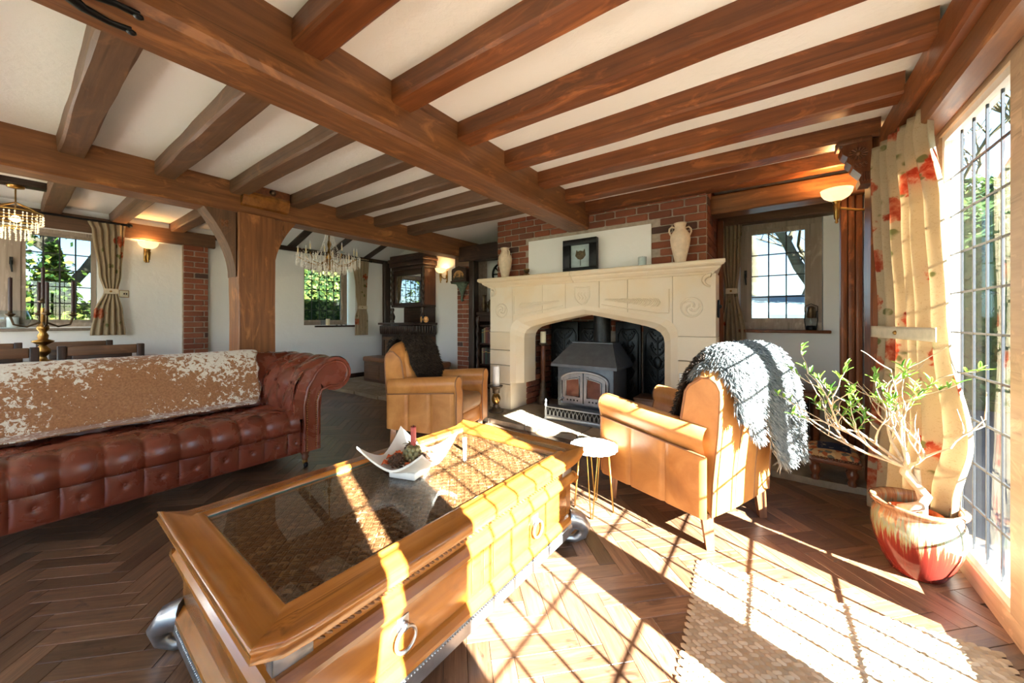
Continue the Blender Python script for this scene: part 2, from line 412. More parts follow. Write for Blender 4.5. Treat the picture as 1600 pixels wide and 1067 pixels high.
beam('ceiling_joist', 'thin dark timber the small chandelier hangs from', 'beam', M['darky'], 'y', -1.5, .26, -5.66, -5.54, 2.37, CZ+.01, seed=50)
beam('wall_plate', 'dark timber plate along the top of the dining wall', 'beam', M['oakdy'], 'y', YR, 1.78, XL-.02, XL+.07, 2.17, 2.355, seed=51)
beam('wall_plate', 'thin dark timber under the sloping ceiling', 'beam', M['darky'], 'y', 1.78, YB, XL-.02, XL+.05, 2.30, 2.37, seed=52)
for k, y in enumerate([2.12, 2.74, 3.42, 4.12]):
    mb = MB(); yy = y
    mb.prism([(XL, 2.345), (-4.29, 3.04), (-4.29, 3.10), (XL, 2.405)], yy, yy+.12, 'y')
    tag(mb.build('roof_rafter', M['darkx']), f'dark rafter of the sloping ceiling, {ordn[3-k]} out from the carved dresser', 'rafter', 'rafters of the sloping ceiling')
beam('wall_plate', 'red oak plate above the curtain of the tall glazing', 'beam', M['oakry'], 'y', YR, 3.34, .548, .70, 2.215, 2.352, seed=54)
beam('lintel_beam', 'pale oak lintel over the tall leaded glazing', 'beam', M['oakmy'], 'y', YR, 3.3, .592, .70, 2.112, 2.212, seed=55)
beam('lintel_beam', 'old oak lintel across the recess of the small window', 'beam', M['oakmx'], 'x', -.52, .6, 3.99, 4.2, 2.17, 2.34, seed=56)
beam('lintel_beam', 'dark oak lintel tight above the small window', 'beam', M['oakdx'], 'x', -.52, .6, 4.55, 4.71, 2.17, 2.42, seed=57)
beam('ceiling_joist', 'oak joist inside the recess of the small window', 'beam', M['oakrx'], 'x', -.52, .6, 4.26, 4.4, 2.3, CZ, seed=58)
beam('lintel_beam', 'dark oak lintel between the clock pier and the chimney breast', 'beam', M['darkx'], 'x', -4.06, -2.93, 4.22, 4.42, 2.07, 2.3, seed=59)
# posts on the right
p = thing('timber_post', 'grooved red oak post at the corner beyond the wall lamp', 'post', (.525, 4.1, .05))
for k in range(3): MB().rbox(-.068+k*.046, -.026+k*.046, -.04, .04, 0, 2.3, .008).build('board', M['oakrz'], p)
beam('timber_post', 'red oak jamb post under the carved corbel beside the flowered curtain', 'post', M['oakrz'], 'z', .0, 2.33, .512, .598, 3.26, 3.46, seed=60)
beam('timber_post', 'dark slim post between the clock pier and the fireplace', 'post', M['darkz'], 'z', .05, 2.1, -3.87, -3.765, 4.24, 4.36, seed=61)
beam('timber_post', 'dark corner post left of the carved dresser', 'post', M['darkz'], 'z', .05, 2.33, XL, XL+.09, 4.56, 4.70, seed=62)
beam('timber_post', 'dark timber edge between chimney breast and small window', 'post', M['oakrz'], 'z', .05, 2.2, -.49, -.43, 4.42, 4.50, seed=63)
MBb = MB().box(XL, XL+.022, 1.72, YB, 0, .13)
struct(MBb.build('baseboard_left', M['darky']), 'dark baseboard along the wall under the chandelier window')

# carved corbel
cb = thing('carved_corbel', 'carved oak corbel with sunflower boss under the joist end', 'corbel', (.51, 3.27, 2.02))
prof = [(0, .0), (-.055, 0), (-.062, .03), (-.05, .06), (-.09, .11), (-.095, .13), (-.12, .16), (-.115, .19), (-.14, .215), (-.15, .25), (-.14, .262), (-.155, .295), (0, .295)]
MB().prism(prof, -.065, .065, 'y').build('body', M['mahz'], cb)
f = MB()
for k in range(14):
    a = 2*PI*k/14; f.tube([(-.065+.017*math.cos(a), -.067, .2+.017*math.sin(a)), (-.065+.045*math.cos(a), -.07, .2+.038*math.sin(a))], [.004, .007], 5)
f.build('sunflower', M['mahz'], cb); MB().ball((-.065, -.068, .2), .015).build('boss', M['oakmz'], cb)
s_ = MB()
for k in range(3):
    s_.tube([(-.035-.022*k+.009*math.cos(t*.7), -.067, .125-.0*k+.013*math.sin(t*.7)) for t in range(9)], .004, 5)
for k in range(4): s_.tube([(-.01-.012*k, -.067, .02), (-.01-.012*k, -.067, .075)], .004, 5)
s_.build('scroll_carving', M['mahz'], cb, kind='stuff')
MB().rbox(-.165, .0, -.075, .075, .27, .298, .006).build('cap', M['mahz'], cb)

# ---- central post with braces
PY0, PY1 = 1.281, 1.593
cp = thing('oak_post', 'broad central oak post with curved carved braces behind the sofa', 'post', (-4.17, (PY0+PY1)/2, 0))
beam_mb('z', 0, 2.16, -4.29, -4.05, PY0, PY1, amp=.008, seed=70).build('shaft', M['oakmz'], cp, world=True)
def brace(sgn, y0, top, bot, nm):
    pts = []
    for i in range(11):
        t = i/10; pts.append((y0+sgn*top*(1-t)**1.9, 2.155-bot*t))
    poly = [(y0, 2.155)]+pts+[(y0, 2.155-bot)]
    o = MB().prism(poly, -4.27, -4.065, 'x').build('brace', M['oakdz'] if nm else M['oakmz'], cp, world=True)
    fl_ = MB(); cy, cz = y0+sgn*top*.36, 2.155-.12
    for a in (PI/4, 3*PI/4, 5*PI/4, 7*PI/4): fl_.ball((-4.066, cy+.023*math.cos(a), cz+.023*math.sin(a)), .017, 8, 5, (.4, 1, 1))
    fl_.ball((-4.062, cy, cz), .01, 8, 5)
    Mi = Matrix.Translation(-cp.location)
    fl_.v = [Mi @ v for v in fl_.v]; sub(fl_, 'flower_carving', M['oakmz'], o)
brace(-1, PY0-.012, .235, .60, 1); brace(1, PY1, .20, .50, 0)
mb = MB(); mb.prism([(-4.05, 2.355), (-3.985, 2.355), (-3.97, 2.33), (-3.975, 2.30), (-4.01, 2.235), (-4.05, 2.225)], 1.30, 1.70, 'y')
mo = tag(mb.build('beam_moulding', M['tabx']), 'orange stained moulded cap fixed on the beam above the central post', 'moulding')
kb = MB(); kb.M = TR(-3.99, 1.545, 2.392, ry=PI/2); kb.lathe([(.028, 0), (.03, .008), (.018, .014), (.02, .022), (.012, .03), (.001, .032)], 14)
cpb = MB().box(-4.05, -3.985, 1.40, 1.70, 2.355, 2.425); o = cpb.build('cap_block', M['oakrx']); o.parent = mo
o = kb.build('round_knob', M['bronze']); o.parent = mo
# iron fork strap under the main beam
q = onZ(176, 12, 2.15)
st = thing('iron_strap', 'black wrought iron forked strap under the near end of the main beam', 'ironwork', (q.x, q.y, 2.148))
MB().tube([(-.06, -.5, -.012), (-.02, -.2, -.014), (0, -.1, -.016)], [.03, .028, .03], 8, flat=.35).build('shank', M['iron'], st)
for s in (-1, 1):
    MB().tube([(0, -.11, -.014), (s*.045, -.06, -.016), (s*.06, .0, -.016), (s*.055, .05, -.014)], [.028, .02, .015, .017], 8, flat=.5).build('prong', M['iron'], st)
    MB().ball((s*.055, .05, -.02), .014, 8, 6, (1, 1, .6)).build('bolt', M['iron'], st)

# ---- windows
def window(n, label, axis, pos, u0, u1, z0, z1, lights, out, fmat, fw=.055, sw=.035, panes=True, handle=None, glass='glass', came=.006, depth=.07):
    """axis 'x': window plane x=pos; lights: list of (glass u0, u1, z0, z1, cols, rows); out = outward sign"""
    def P(u, t, z): return (pos+out*t, u, z) if axis == 'x' else (u, pos+out*t, z)
    def bx(mb, ua, ub, ta, tb, za, zb):
        a = P(ua, ta, za); b = P(ub, tb, zb); mb.box(min(a[0], b[0]), max(a[0], b[0]), min(a[1], b[1]), max(a[1], b[1]), za, zb); return mb
    root = thing(n, label, None, P((u0+u1)/2, 0, z0), kind='structure')
    bars = [(u0, u1, z0, lights[0][2]-sw), (u0, u1, lights[0][3]+sw, z1)]
    us = [u0]+[x for l in lights for x in (l[0]-sw, l[1]+sw)]+[u1]
    for i in range(0, len(us), 2): bars.append((us[i], us[i+1], lights[0][2]-sw, lights[0][3]+sw))
    for (a, b, c, d) in bars:
        if b-a > .004 and d-c > .004: bx(MB(), a, b, 0, depth, c, d).build('frame_bar', fmat[0], root, world=True)
    for (a, b, c, d, nc, nr) in lights:
        for (q0, q1, r0, r1) in ((a-sw, a, c-sw, d+sw), (b, b+sw, c-sw, d+sw), (a, b, c-sw, c), (a, b, d, d+sw)):
            bx(MB(), q0, q1, .012, depth-.012, r0, r1).build('sash_bar', fmat[1], root, world=True)
        du, dz = (b-a)/nc, (d-c)/nr
        if panes:
            pmb = MB(); aa = P(-du/2, .033, -dz/2); bb = P(du/2, .037, dz/2)
            if axis == 'x': pmb.box(-.002, .002, -du/2, du/2, -dz/2, dz/2)
            else: pmb.box(-du/2, du/2, -.002, .002, -dz/2, dz/2)
            me = pmb.mesh('pane', M[glass])
            for i in range(nc):
                for k in range(nr):
                    inst('pane', me, root, Matrix.Translation(Vector(P(a+du*(i+.5), .035, c+dz*(k+.5)))-Vector(root.location)))
        else: bx(MB(), a, b, .033, .037, c, d).build('pane', M[glass], root, world=True)
        for i in range(1, nc): bx(MB(), a+du*i-came, a+du*i+came, .031, .039, c, d).build('lead_came', M['lead'], root, world=True)
        for k in range(1, nr): bx(MB(), a, b, .0315, .0385, c+dz*k-came, c+dz*k+came).build('lead_came', M['lead'], root, world=True)
    if handle:
        hu, hz = handle; h = MB()
        bx(h, hu-.012, hu+.012, -.02, 0, hz-.04, hz+.04); h.tube([P(hu, -.03, hz), P(hu, -.035, hz-.05), P(hu+.006, -.03, hz-.12)], [.011, .009, .007], 6)
        h.build('handle', M['iron'], root, world=True)
    return root
gy = (M['frame'], M['frame'])
window('window_1', 'grey leaded casement beside the dining table', 'x', XL-.03, W1[0]+.005, W1[1]-.005, W1[2], W1[3],
       [(-.42, -.01, 1.155, 2.09, 4, 5), (.155, .62, 1.155, 2.09, 4, 5)], -1, gy, handle=(.06, 1.78))
window('window_2', 'grey leaded window behind the crystal chandelier', 'x', XL-.19, W2[0], W2[1]-.06, W2[2], W2[3],
       [(3.12, 3.80, 1.15, 2.06, 5, 5)], -1, gy, depth=.08)
window('window_3', 'grey leaded window in the recess right of the fireplace', 'y', YB+.04, W3[0]+.005, W3[1]-.005, W3[2], W3[3],
       [(-.19, .262, 1.17, 2.075, 3, 4)], 1, gy, fw=.05, handle=(-.245, 1.65), sw=.045, glass='glass3')
lw = (M['framelight'], M['sashwhite'])
window('window_4', 'tall leaded glazed panel beside the flowered curtain', 'x', .70, 2.055, 2.905, .0, 2.13,
       [(2.165, 2.80, .12, 2.06, 5, 10)], 1, lw, glass='glassd', depth=.075, came=.0045)
k = 5
for (a, b) in ((1.25, 2.055), (.30, 1.08), (-.62, .16)):
    window(f'window_{k}', 'tall leaded glazed panel behind the camera', 'x', .70, a, b, .0, 2.13,
           [(a+.06, b-.06, .12, 2.06, 5, 10)], 1, lw, panes=False, depth=.075, glass='glassd', came=.0055); k += 1
struct(MB().box(.70, .775, 1.08, 1.25, 0, 2.13).build('trim_1', M['framelight']), 'pale oak meeting post of the glazing')
struct(MB().box(.70, .775, .16, .30, 0, 2.13).build('trim_2', M['framelight']), 'pale oak post of the glazing behind the camera')
# window boards
tag(MB().rbox(XL-.04, XL+.06, -.6, .70, 1.03, 1.06, .006).build('window_sill', M['frame']), 'brown wooden sill under the dining window', 'sill')
tag(MB().rbox(XL-.2, XL+.05, 3.2, 3.985, 1.022, 1.052, .006).build('window_sill', M['darky']), 'dark wooden sill under the chandelier window', 'sill')
tag(MB().rbox(-.33, .452, 4.60, 4.745, 1.02, 1.05, .006).build('window_sill', M['oakrx']), 'red brown wooden sill with lantern under the recess window', 'sill')

# ---- bricks
def brick_mat():
    m, N, L, b = new_mat('red_brick'); setp(b, .85, 0, .2)
    oi = N.new('ShaderNodeObjectInfo'); v = coords(N, L, (1, 1, 1)); n = noise_(N, L, v, 3, 5, .65, .5)
    c = ramp(N, L, oi.outputs['Random'], [(0, (.20, .062, .035)), (.3, (.33, .10, .05)), (.55, (.26, .075, .042)), (.8, (.38, .135, .07)), (.92, (.12, .045, .035)), (1, (.06, .045, .042))])
    c = mixc(N, L, mathn(N, L, 'MULTIPLY', n, .55), c, (.12, .06, .045)); L.new(c, b.inputs['Base Color'])
    bump(N, L, b, noise_(N, L, v, 8, 6, .7), .6, .01); return m
M['brick'] = brick_mat()
M['mortar'] = plain('mortar', (.38, .31, .25), .95, 0, .2, .2, 20, .4, 50)
bme = MB().rbox(-.5, .5, -.5, .5, -.5, .5, .07, 1, False).mesh('brick', M['brick'])
def bricks(parent, org, ud, nd, width, height, holes=(), bl=.215, bh=.064, gap=.011, dep=.05, off=0, seed=1):
    """org lower corner on the mortar face; ud along the wall, nd outward"""
    rr = random.Random(seed); ud = Vector(ud); nd = Vector(nd); org = Vector(org)
    rot = Matrix((ud, nd, Vector((0, 0, 1)))).transposed().to_4x4()
    base = Matrix.Translation(parent.location).inverted()
    r = 0; z = gap/2
    while z+bh < height+.02:
        u = -(bl/2 if (r+off) % 2 else 0)
        while u < width:
            a, b = max(u, 0), min(u+bl, width)
            cm = (a+b)/2, z+bh/2
            if b-a > .03 and not any(h[0]-.02 < b and a < h[1]+.02 and h[2]-.01 < cm[1] < h[3]+.01 and (h[0] < cm[0] < h[1]) for h in holes):
                for h in holes:
                    if h[2]-.01 < cm[1] < h[3]+.01:
                        if a < h[0] < b: b = h[0]
                        if a < h[1] < b: a = h[1]
                c = org+ud*((a+b)/2)+Vector((0, 0, z+bh/2))+nd*(.012-dep/2+rr.uniform(-.003, .003))
                if b-a > .03:
                    inst('brick', bme, parent, base @ Matrix.Translation(c) @ rot @ Matrix.Diagonal((b-a-gap*.4, dep, bh, 1)))
            u += bl+gap
        z += bh+gap; r += 1
# chimney breast
BX0, BX1, BY = -2.945, -.502, 3.80
br = thing('chimney_breast', 'red brick chimney breast rising above the stone mantel', None, (-1.72, BY, 0), kind='structure')
mb = MB().box(BX0, BX1, BY, YB, 1.50, CZ).box(BX0, -2.62, BY+.05, YB, 0, 1.5).box(-.70, BX1, BY+.05, YB, 0, 1.5).box(-2.62, -.70, 4.62, YB, 0, 1.5)
mb.build('mortar_core', M['mortar'], br, world=True)
pl0, pl1 = onY(827, 400, BY).x, onY(1018, 380, BY).x
pzt = (onY(827, 378, BY).z+onY(1018, 350, BY).z)/2
bricks(br, (BX0, BY, 1.63), (1,0,0), (0,-1,0), BX1-BX0, CZ-1.63, [(pl0-BX0, pl1-BX0, -.1, pzt-1.63)], seed=2)
bricks(br, (BX1, BY+.02, 1.63), (0,1,0), (1,0,0), .88, CZ-1.63, seed=3, off=1)
bricks(br, (-2.60, 3.97, .05), (0,1,0), (1,0,0), .62, 1.3, seed=4)
bricks(br, (-2.6, 4.61, 1.0), (1,0,0), (0,-1,0), 1.85, .45, seed=5)
MB().box(pl0, pl1, BY-.016, BY+.02, 1.6, pzt).build('plaster_panel', M['plaster'], br, world=True)
MB().box(-2.62, -.70, 3.95, 4.62, 1.43, 1.5).build('flue_soffit', M['iron'], br, world=True)
# clock pier and dining pier
pr = thing('brick_pier', 'slim red brick pier carrying the bracket clock', None, (-4.02, 4.3, 0), kind='structure')
MB().box(-4.16, -3.87, 4.30, YB, 0, 2.16).build('mortar_core', M['mortar'], pr, world=True)
bricks(pr, (-4.155, 4.30, .05), (1,0,0), (0,-1,0), .285, 2.1, seed=6)
tag(MB().rbox(-4.17, -3.87, 4.25, 4.4, 1.99, 2.155, .008).build('timber_pad', M['oakdx']), 'rough timber pad above the bracket clock', 'timber')
pd = thing('brick_pier', 'narrow red brick pier on the wall beside the dining lamp', None, (XL, 1.56, 0), kind='structure')
MB().box(XL, XL+.05, 1.43, 1.70, 0, 2.2).build('mortar_core', M['mortar'], pd, world=True)
bricks(pd, (XL+.05, 1.435, 0), (0,1,0), (1,0,0), .265, 2.18, seed=8)

# ---- raised flagstone hearth
def flag_mat():
    m, N, L, b = new_mat('york_flagstone'); setp(b, .75, 0, .3)
    oi = N.new('ShaderNodeObjectInfo'); v = coords(N, L, (1, 1, 1)); n = noise_(N, L, v, 5, 6, .65, .7); n2 = noise_(N, L, v, 1.7, 3, .5, 1.5)
    c = ramp(N, L, n, [(.3, (.20, .165, .12)), (.6, (.36, .31, .24)), (.8, (.47, .42, .34))])
    c = mixc(N, L, mathn(N, L, 'MULTIPLY', n2, .5), c, (.30, .20, .10))
    hv = N.new('ShaderNodeHueSaturation'); L.new(mathn(N, L, 'ADD', mathn(N, L, 'MULTIPLY', oi.outputs['Random'], .4), .8), hv.inputs['Value']); L.new(c, hv.inputs['Color'])
    L.new(hv.outputs[0], b.inputs['Base Color']); bump(N, L, b, n, .7, .02); return m
M['flag'] = flag_mat()
ZH = .05
he = thing('hearth', 'raised stone flag hearth running along the back wall', None, (-2.9, 4.0, 0), kind='structure')
def edgeY(x): return 3.16+.05*noise.noise(Vector((x*1.3, 4, 0)))+(.12 if x > -.5 else 0)
xs = [XL]
rr = random.Random(5)
while xs[-1] < .5: xs.append(xs[-1]+rr.uniform(.42, .75))
xs[-1] = .6
mb = MB(); pts = [(XL, YB)]+[(XL+(.6-XL)*i/60, edgeY(XL+(.6-XL)*i/60)+.03) for i in range(61)]+[(.6, YB)]
mb.prism(pts, 0, ZH-.012, 'z'); mb.build('bedding', M['mortar'], he, world=True)
rows = [0, .33, .66, 1.0]
for r in range(3):
    jit = [x+(rr.uniform(-.14, .14) if 0 < i < len(xs)-1 else 0)+(.22 if r == 1 and 0 < i < len(xs)-1 else 0) for i, x in enumerate(xs)]
    for a, b in zip(jit, jit[1:]):
        g = .008; poly = []
        n = 5
        def yy(x, q): e = edgeY(x); return e+(YB-e)*(rows[q]*(1 if q else 0)) if q else e
        def rowy(x, q): return yy(x, q)+(noise.noise(Vector((x*2, q*7, 1)))*.06 if 0 < q < 3 else 0)
        bot = [(a+g+(b-a-2*g)*i/n, rowy(a+(b-a)*i/n, r)+g) for i in range(n+1)]
        top = [(a+g+(b-a-2*g)*i/n, rowy(a+(b-a)*i/n, r+1)-g) for i in range(n, -1, -1)]
        poly = bot+top
        if r == 0: poly = [(x+rr.uniform(-.004, .004), y+(rr.uniform(-.012, .012) if i <= n else 0)) for i, (x, y) in enumerate(poly)]
        zt = ZH+rr.uniform(-.003, .003)
        MB().prism(poly, .002 if r == 0 else .03, zt, 'z').build('flagstone', M['flag'], he, world=True)
# ================================================================ FIREPLACE
def stone_mat():
    m, N, L, b = new_mat('cream_limestone'); setp(b, .8, 0, .25)
    oi = N.new('ShaderNodeObjectInfo'); v = coords(N, L); n = noise_(N, L, v, 7, 6, .6, .6); n2 = noise_(N, L, v, 2.0, 3, .5, 1.5)
    c = ramp(N, L, oi.outputs['Random'], [(0, (.69, .58, .44)), (.5, (.74, .63, .48)), (1, (.70, .56, .38))])
    c = mixc(N, L, ramp(N, L, n2, [(.45, (0,0,0)), (.7, (.6,.6,.6))]), c, (.72, .53, .30))
    c = mixc(N, L, mathn(N, L, 'MULTIPLY', n, .35), c, (.57, .50, .40))
    L.new(c, b.inputs['Base Color']); bump(N, L, b, n, .25, .006); return m
M['stone'] = stone_mat()
FC, FY = -1.668, 3.625
fp = thing('stone_fireplace', 'cream carved limestone fireplace surround with a Tudor arch', 'fireplace', (FC, FY, ZH))
h1 = [(-.955, .05), (-.955, .38), (-.955, 1.0), (-.945, 1.06), (-.915, 1.115), (-.86, 1.155), (-.78, 1.18), (-.45, 1.235), (-.18, 1.28), (0, 1.31)]
h2 = [(-.815, .05), (-.815, .38), (-.815, .93), (-.805, .985), (-.775, 1.03), (-.72, 1.065), (-.64, 1.09), (-.38, 1.145), (-.15, 1.19), (0, 1.215)]
O1 = [(FC+x, z) for x, z in h1]+[(FC-x, z) for x, z in h1[-2::-1]]
O2 = [(FC+x, z) for x, z in h2]+[(FC-x, z) for x, z in h2[-2::-1]]
def zarch(x):
    x = abs(x-FC); pts = [(-a, z) for a, z in h1[2:]]
    for (a, za), (b, zb) in zip(pts, pts[1:]):
        if b <= x <= a: return za+(zb-za)*(a-x)/(a-b) if a > b else za
    return 1.0
LX, RX = -2.933, -.405
def block(poly, y0=FY, y1=3.86):
    bm = MB().prism(poly, y0, y1, 'y'); return bm.build('stone_block', M['stone'], fp, world=True)
g = .002
for X0, X1 in ((LX, FC-.955), (FC+.955, RX)):
    for z0, z1 in ((.05, .355), (.36, .588), (.592, .775), (.779, 1.0)):
        if z1 < .9 or True: block([(X0, z0+g), (X1, z0+g), (X1, z1-g), (X0, z1-g)])
cuts = [LX, -2.585, -2.16, -1.865, -1.475, -1.18, -.76, RX]
for a, b in zip(cuts, cuts[1:]):
    xs_ = sorted({a+g, b-g} | {x for x, _ in O1[2:-2] if a+g < x < b-g})
    bot = [(x, zarch(x) if abs(x-FC) < .955 else 1.002) for x in xs_]
    block(bot+[(b-g, 1.56), (a+g, 1.56)], FY+(0 if a != -1.865 else -.004))
# arch mouldings: chamfer plus reveal, one voussoir per span
spans = [(0, 1), (1, 2), (2, 5), (5, 7), (7, 8), (8, 10), (10, 11), (11, 13), (13, 16), (16, 17), (17, 18)]
for a, b in spans:
    rows_ = []
    low = a in (0, 17)
    for i in range(a, b+1):
        p1, p2 = O1[i], O2[i]
        if low:   # square plinth below the chamfer stop
            rows_.append([(p1[0], FY, p1[1]), (p1[0], FY+.16, p1[1]), (p1[0], 3.99, p1[1])])
        else: rows_.append([(p1[0], FY, p1[1]), ((p1[0]+p2[0])/2+.0, FY+.028, (p1[1]+p2[1])/2), (p2[0], FY+.105, p2[1]), (p2[0], 3.99, p2[1])])
    if low:
        x = O1[a][0]; sg = 1 if a == 0 else -1
        MB().box(min(x, x+sg*.012), max(x, x+sg*.012), FY+.001, 3.99, .052, .38).build('voussoir', M['stone'], fp, world=True); continue
    n = len(rows_[0]); mb = MB(); vs = [p for r in rows_ for p in r]
    mb.add(vs, [(i*n+k, (i+1)*n+k, (i+1)*n+k+1, i*n+k+1) for i in range(len(rows_)-1) for k in range(n-1)])
    if a in (1, 16):
        r = rows_[0] if a == 1 else rows_[-1]
        mb.add([r[0], r[1], r[2], r[3], (O1[a if a == 1 else a+1][0], 3.99, .38)], [(0, 1, 2, 3, 4)])
    mb.build('voussoir', M['stone'], fp, world=True)
# mantel shelf
pr_ = [(3.86, 1.555), (3.60, 1.555), (3.588, 1.572), (3.57, 1.58), (3.545, 1.60), (3.54, 1.615), (3.515, 1.622), (3.50, 1.635), (3.50, 1.66), (3.51, 1.668), (3.86, 1.668)]
mb = MB()
rows_ = []
for (x, ex) in ((-2.93, 1), (-.408, -1)):
    pass
def shelf(x0, x1, endl, endr):
    vs, n = [], len(pr_)
    for y, z in pr_:
        o_ = max(0, 3.60-y)
        vs.append((x0-(o_ if endl else 0), y, z))
    for y, z in pr_:
        o_ = max(0, 3.60-y)
        vs.append((x1+(o_ if endr else 0), y, z))
    m_ = MB().add(vs, [(i, (i+1) % n, (i+1) % n+n, i+n) for i in range(n)]); m_.add(vs, [tuple(range(n)), tuple(range(2*n-1, n-1, -1))])
    return m_
for x0, x1, l, r in ((-2.945, -1.76, 1, 0), (-1.756, -.422, 0, 1)):
    shelf(x0, x1, l, r).build('mantel_stone', M['stone'], fp, world=True)
# carvings
def ring(c, r, t, n=28): return [(c[0]+r*math.cos(2*PI*i/n), c[1], c[2]+r*math.sin(2*PI*i/n)) for i in range(n)]
for cx in (-2.756, -.60):
    MB().tube(ring((cx, FY-.001, 1.266), .085, 0), .008, 6, True).build('roundel', M['stone'], fp, world=True)
    d = MB()
    for k in range(3):
        a0 = k*2.1; d.tube([(cx+(.015+.055*t)*math.cos(a0+2.6*t), FY-.001, 1.266+(.015+.055*t)*math.sin(a0+2.6*t)) for t in [i/9 for i in range(10)]], [.011-.007*i/9 for i in range(10)], 6)
    d.build('roundel_carving', M['stone'], fp, world=True, kind='stuff')
sh = [(-.085, .085), (.085, .085), (.085, -.02), (.05, -.075), (0, -.105), (-.05, -.075), (-.085, -.02)]
MB().tube([(FC+x, FY-.004, 1.415+z) for x, z in sh], .008, 6, True).build('shield', M['stone'], fp, world=True)
d = MB()
for k in (-1, 0, 1): d.tube([(FC+k*.035+.016*math.sin(t*1.6), FY-.004, 1.37+.018*t) for t in range(5)], .005, 5)
d.build('shield_carving', M['stone'], fp, world=True, kind='stuff')
for x0, x1, s in ((-2.565, -1.90, 1), (-1.45, -.79, -1)):
    zb = lambda x: zarch(x)+.055
    MB().tube([(x0 if s > 0 else x1, FY, 1.44), (x0 if s > 0 else x1, FY, 1.225)], .006, 6).build('panel_border', M['stone'], fp, world=True)
    MB().tube([(x0+(x1-x0)*i/12, FY, max(1.215, zb(x0+(x1-x0)*i/12)-.02)) for i in range(13)], .005, 6).build('panel_border', M['stone'], fp, world=True)
    d = MB(); rr = random.Random(3)
    for i in range(26):
        t = i/25; x = (x0+.08+t*.50) if s > 0 else (x1-.08-t*.50); h = .045*(1-t)+.006; zc = 1.315+.045*t
        for q in (-1, 1):
            d.tube([(x, FY, zc), (x+s*.018, FY-.003, zc+q*h*.6), (x+s*.045, FY, zc+q*h*rr.uniform(.6, 1.1))], [.006, .005, .002], 5)
    d.build('leaf_carving', M['stone'], fp, world=True, kind='stuff')
for x, s in ((-2.90, 1), (-.44, -1)):
    MB().tube([(x+s*(.03-.03*math.cos(t*.8)), FY-.018, 1.545-.02*t*.6+.02*math.sin(t*.8)) for t in range(8)], [.024, .022, .02, .018, .015, .012, .01, .008], 7).build('scroll_bracket', M['stone'], fp, world=True)

# ---- wood stove
sv = thing('wood_stove', 'grey cast iron wood stove with canopy and arched double doors', 'stove', (-1.685, 3.72, ZH))
M['stoveglass'] = plain('stove_glass_amber', (.13, .045, .03), .08, 0, .8, .4, 9)
bw = .33
MB().rbox(-bw, bw, 0, .42, .10, .60, .01).build('body', M['stove'], sv)
MB().rbox(-bw-.02, bw+.02, -.04, .44, .07, .11, .008).build('base_plate', M['stove'], sv)
for x in (-.28, .28):
    for y in (.0, .38): MB().lathe([(.03, 0), (.018, .02), (.026, .07)], 10, (x, y, 0)).build('foot', M['stove'], sv)
def canopy():
    a = [(-.385, -.06), (.385, -.06), (.385, .47), (-.385, .47)]; b = [(-.245, .20), (.245, .20), (.245, .44), (-.245, .44)]
    vs = [(x, y, .575) for x, y in a]+[(x, y, .605) for x, y in a]+[(x, y, .835) for x, y in b]+[(x, y, .845) for x, y in b]
    fs = [(3,2,1,0)]
    for l in range(3):
        for k in range(4): fs.append((l*4+k, l*4+(k+1) % 4, l*4+4+(k+1) % 4, l*4+4+k))
    fs.append((12,13,14,15)); return MB().add(vs, fs)
canopy().build('canopy', M['stove'], sv)
MB().lathe([(.10, 0), (.10, .75)], 24, (.045, .40, .845)).build('flue_pipe', M['castiron'], sv)
MB().tube([(-.27, -.012, .17), (-.27, -.012, .43)]+[(.27*math.cos(PI-PI*i/14), -.012, .43+.1*math.sin(PI*i/14)) for i in range(15)]+[(.27, -.012, .17)], .018, 8, True).build('door_surround', M['stovelight'], sv)
def door(s):
    def arch(x): return .43+.085*math.sqrt(max(0, 1-(x/.26)**2))
    xs_ = [.006+(.25-.006)*i/8 for i in range(9)]
    out = [(s*x, arch(x)) for x in xs_]+[(s*.25, .17), (s*.006, .17)]
    d = MB().prism(out, -.03, .0, 'y').build('door', M['stovelight'], sv)
    xi = [.045+(.205-.045)*i/6 for i in range(7)]
    inn = [(s*x, arch(x)-.055) for x in xi]+[(s*.205, .255), (s*.045, .255)]
    sub(MB().prism(inn, -.035, -.02, 'y'), 'glass', M['stoveglass'], d)
    sub(MB().tube([(x, -.036, z) for x, z in inn], .008, 6, True), 'glass_bead', M['stovelight'], d)
    for k in range(4): sub(MB().ball((s*(.07+.04*k), -.031, .212), .010, 8, 5, (1, .4, 1)), 'air_hole', M['iron'], d)
    for k in range(3): sub(MB().ball((s*(.05+.035*k), -.033, .475-.012*k), .012, 8, 5, (1.3, .5, .7)), 'leaf_ornament', M['stovelight'], d)
    sub(MB().tube([(s*.235, -.03, .225), (s*.262, -.06, .22), (s*.275, -.07, .2)], .012, 7), 'knob', M['stovelight'], d)
    for zz in (.25, .44): sub(MB().lathe([(.01, -.02), (.013, 0), (.01, .02)], 8, (s*.262, -.02, zz)), 'hinge', M['stovelight'], d)
door(-1); door(1)
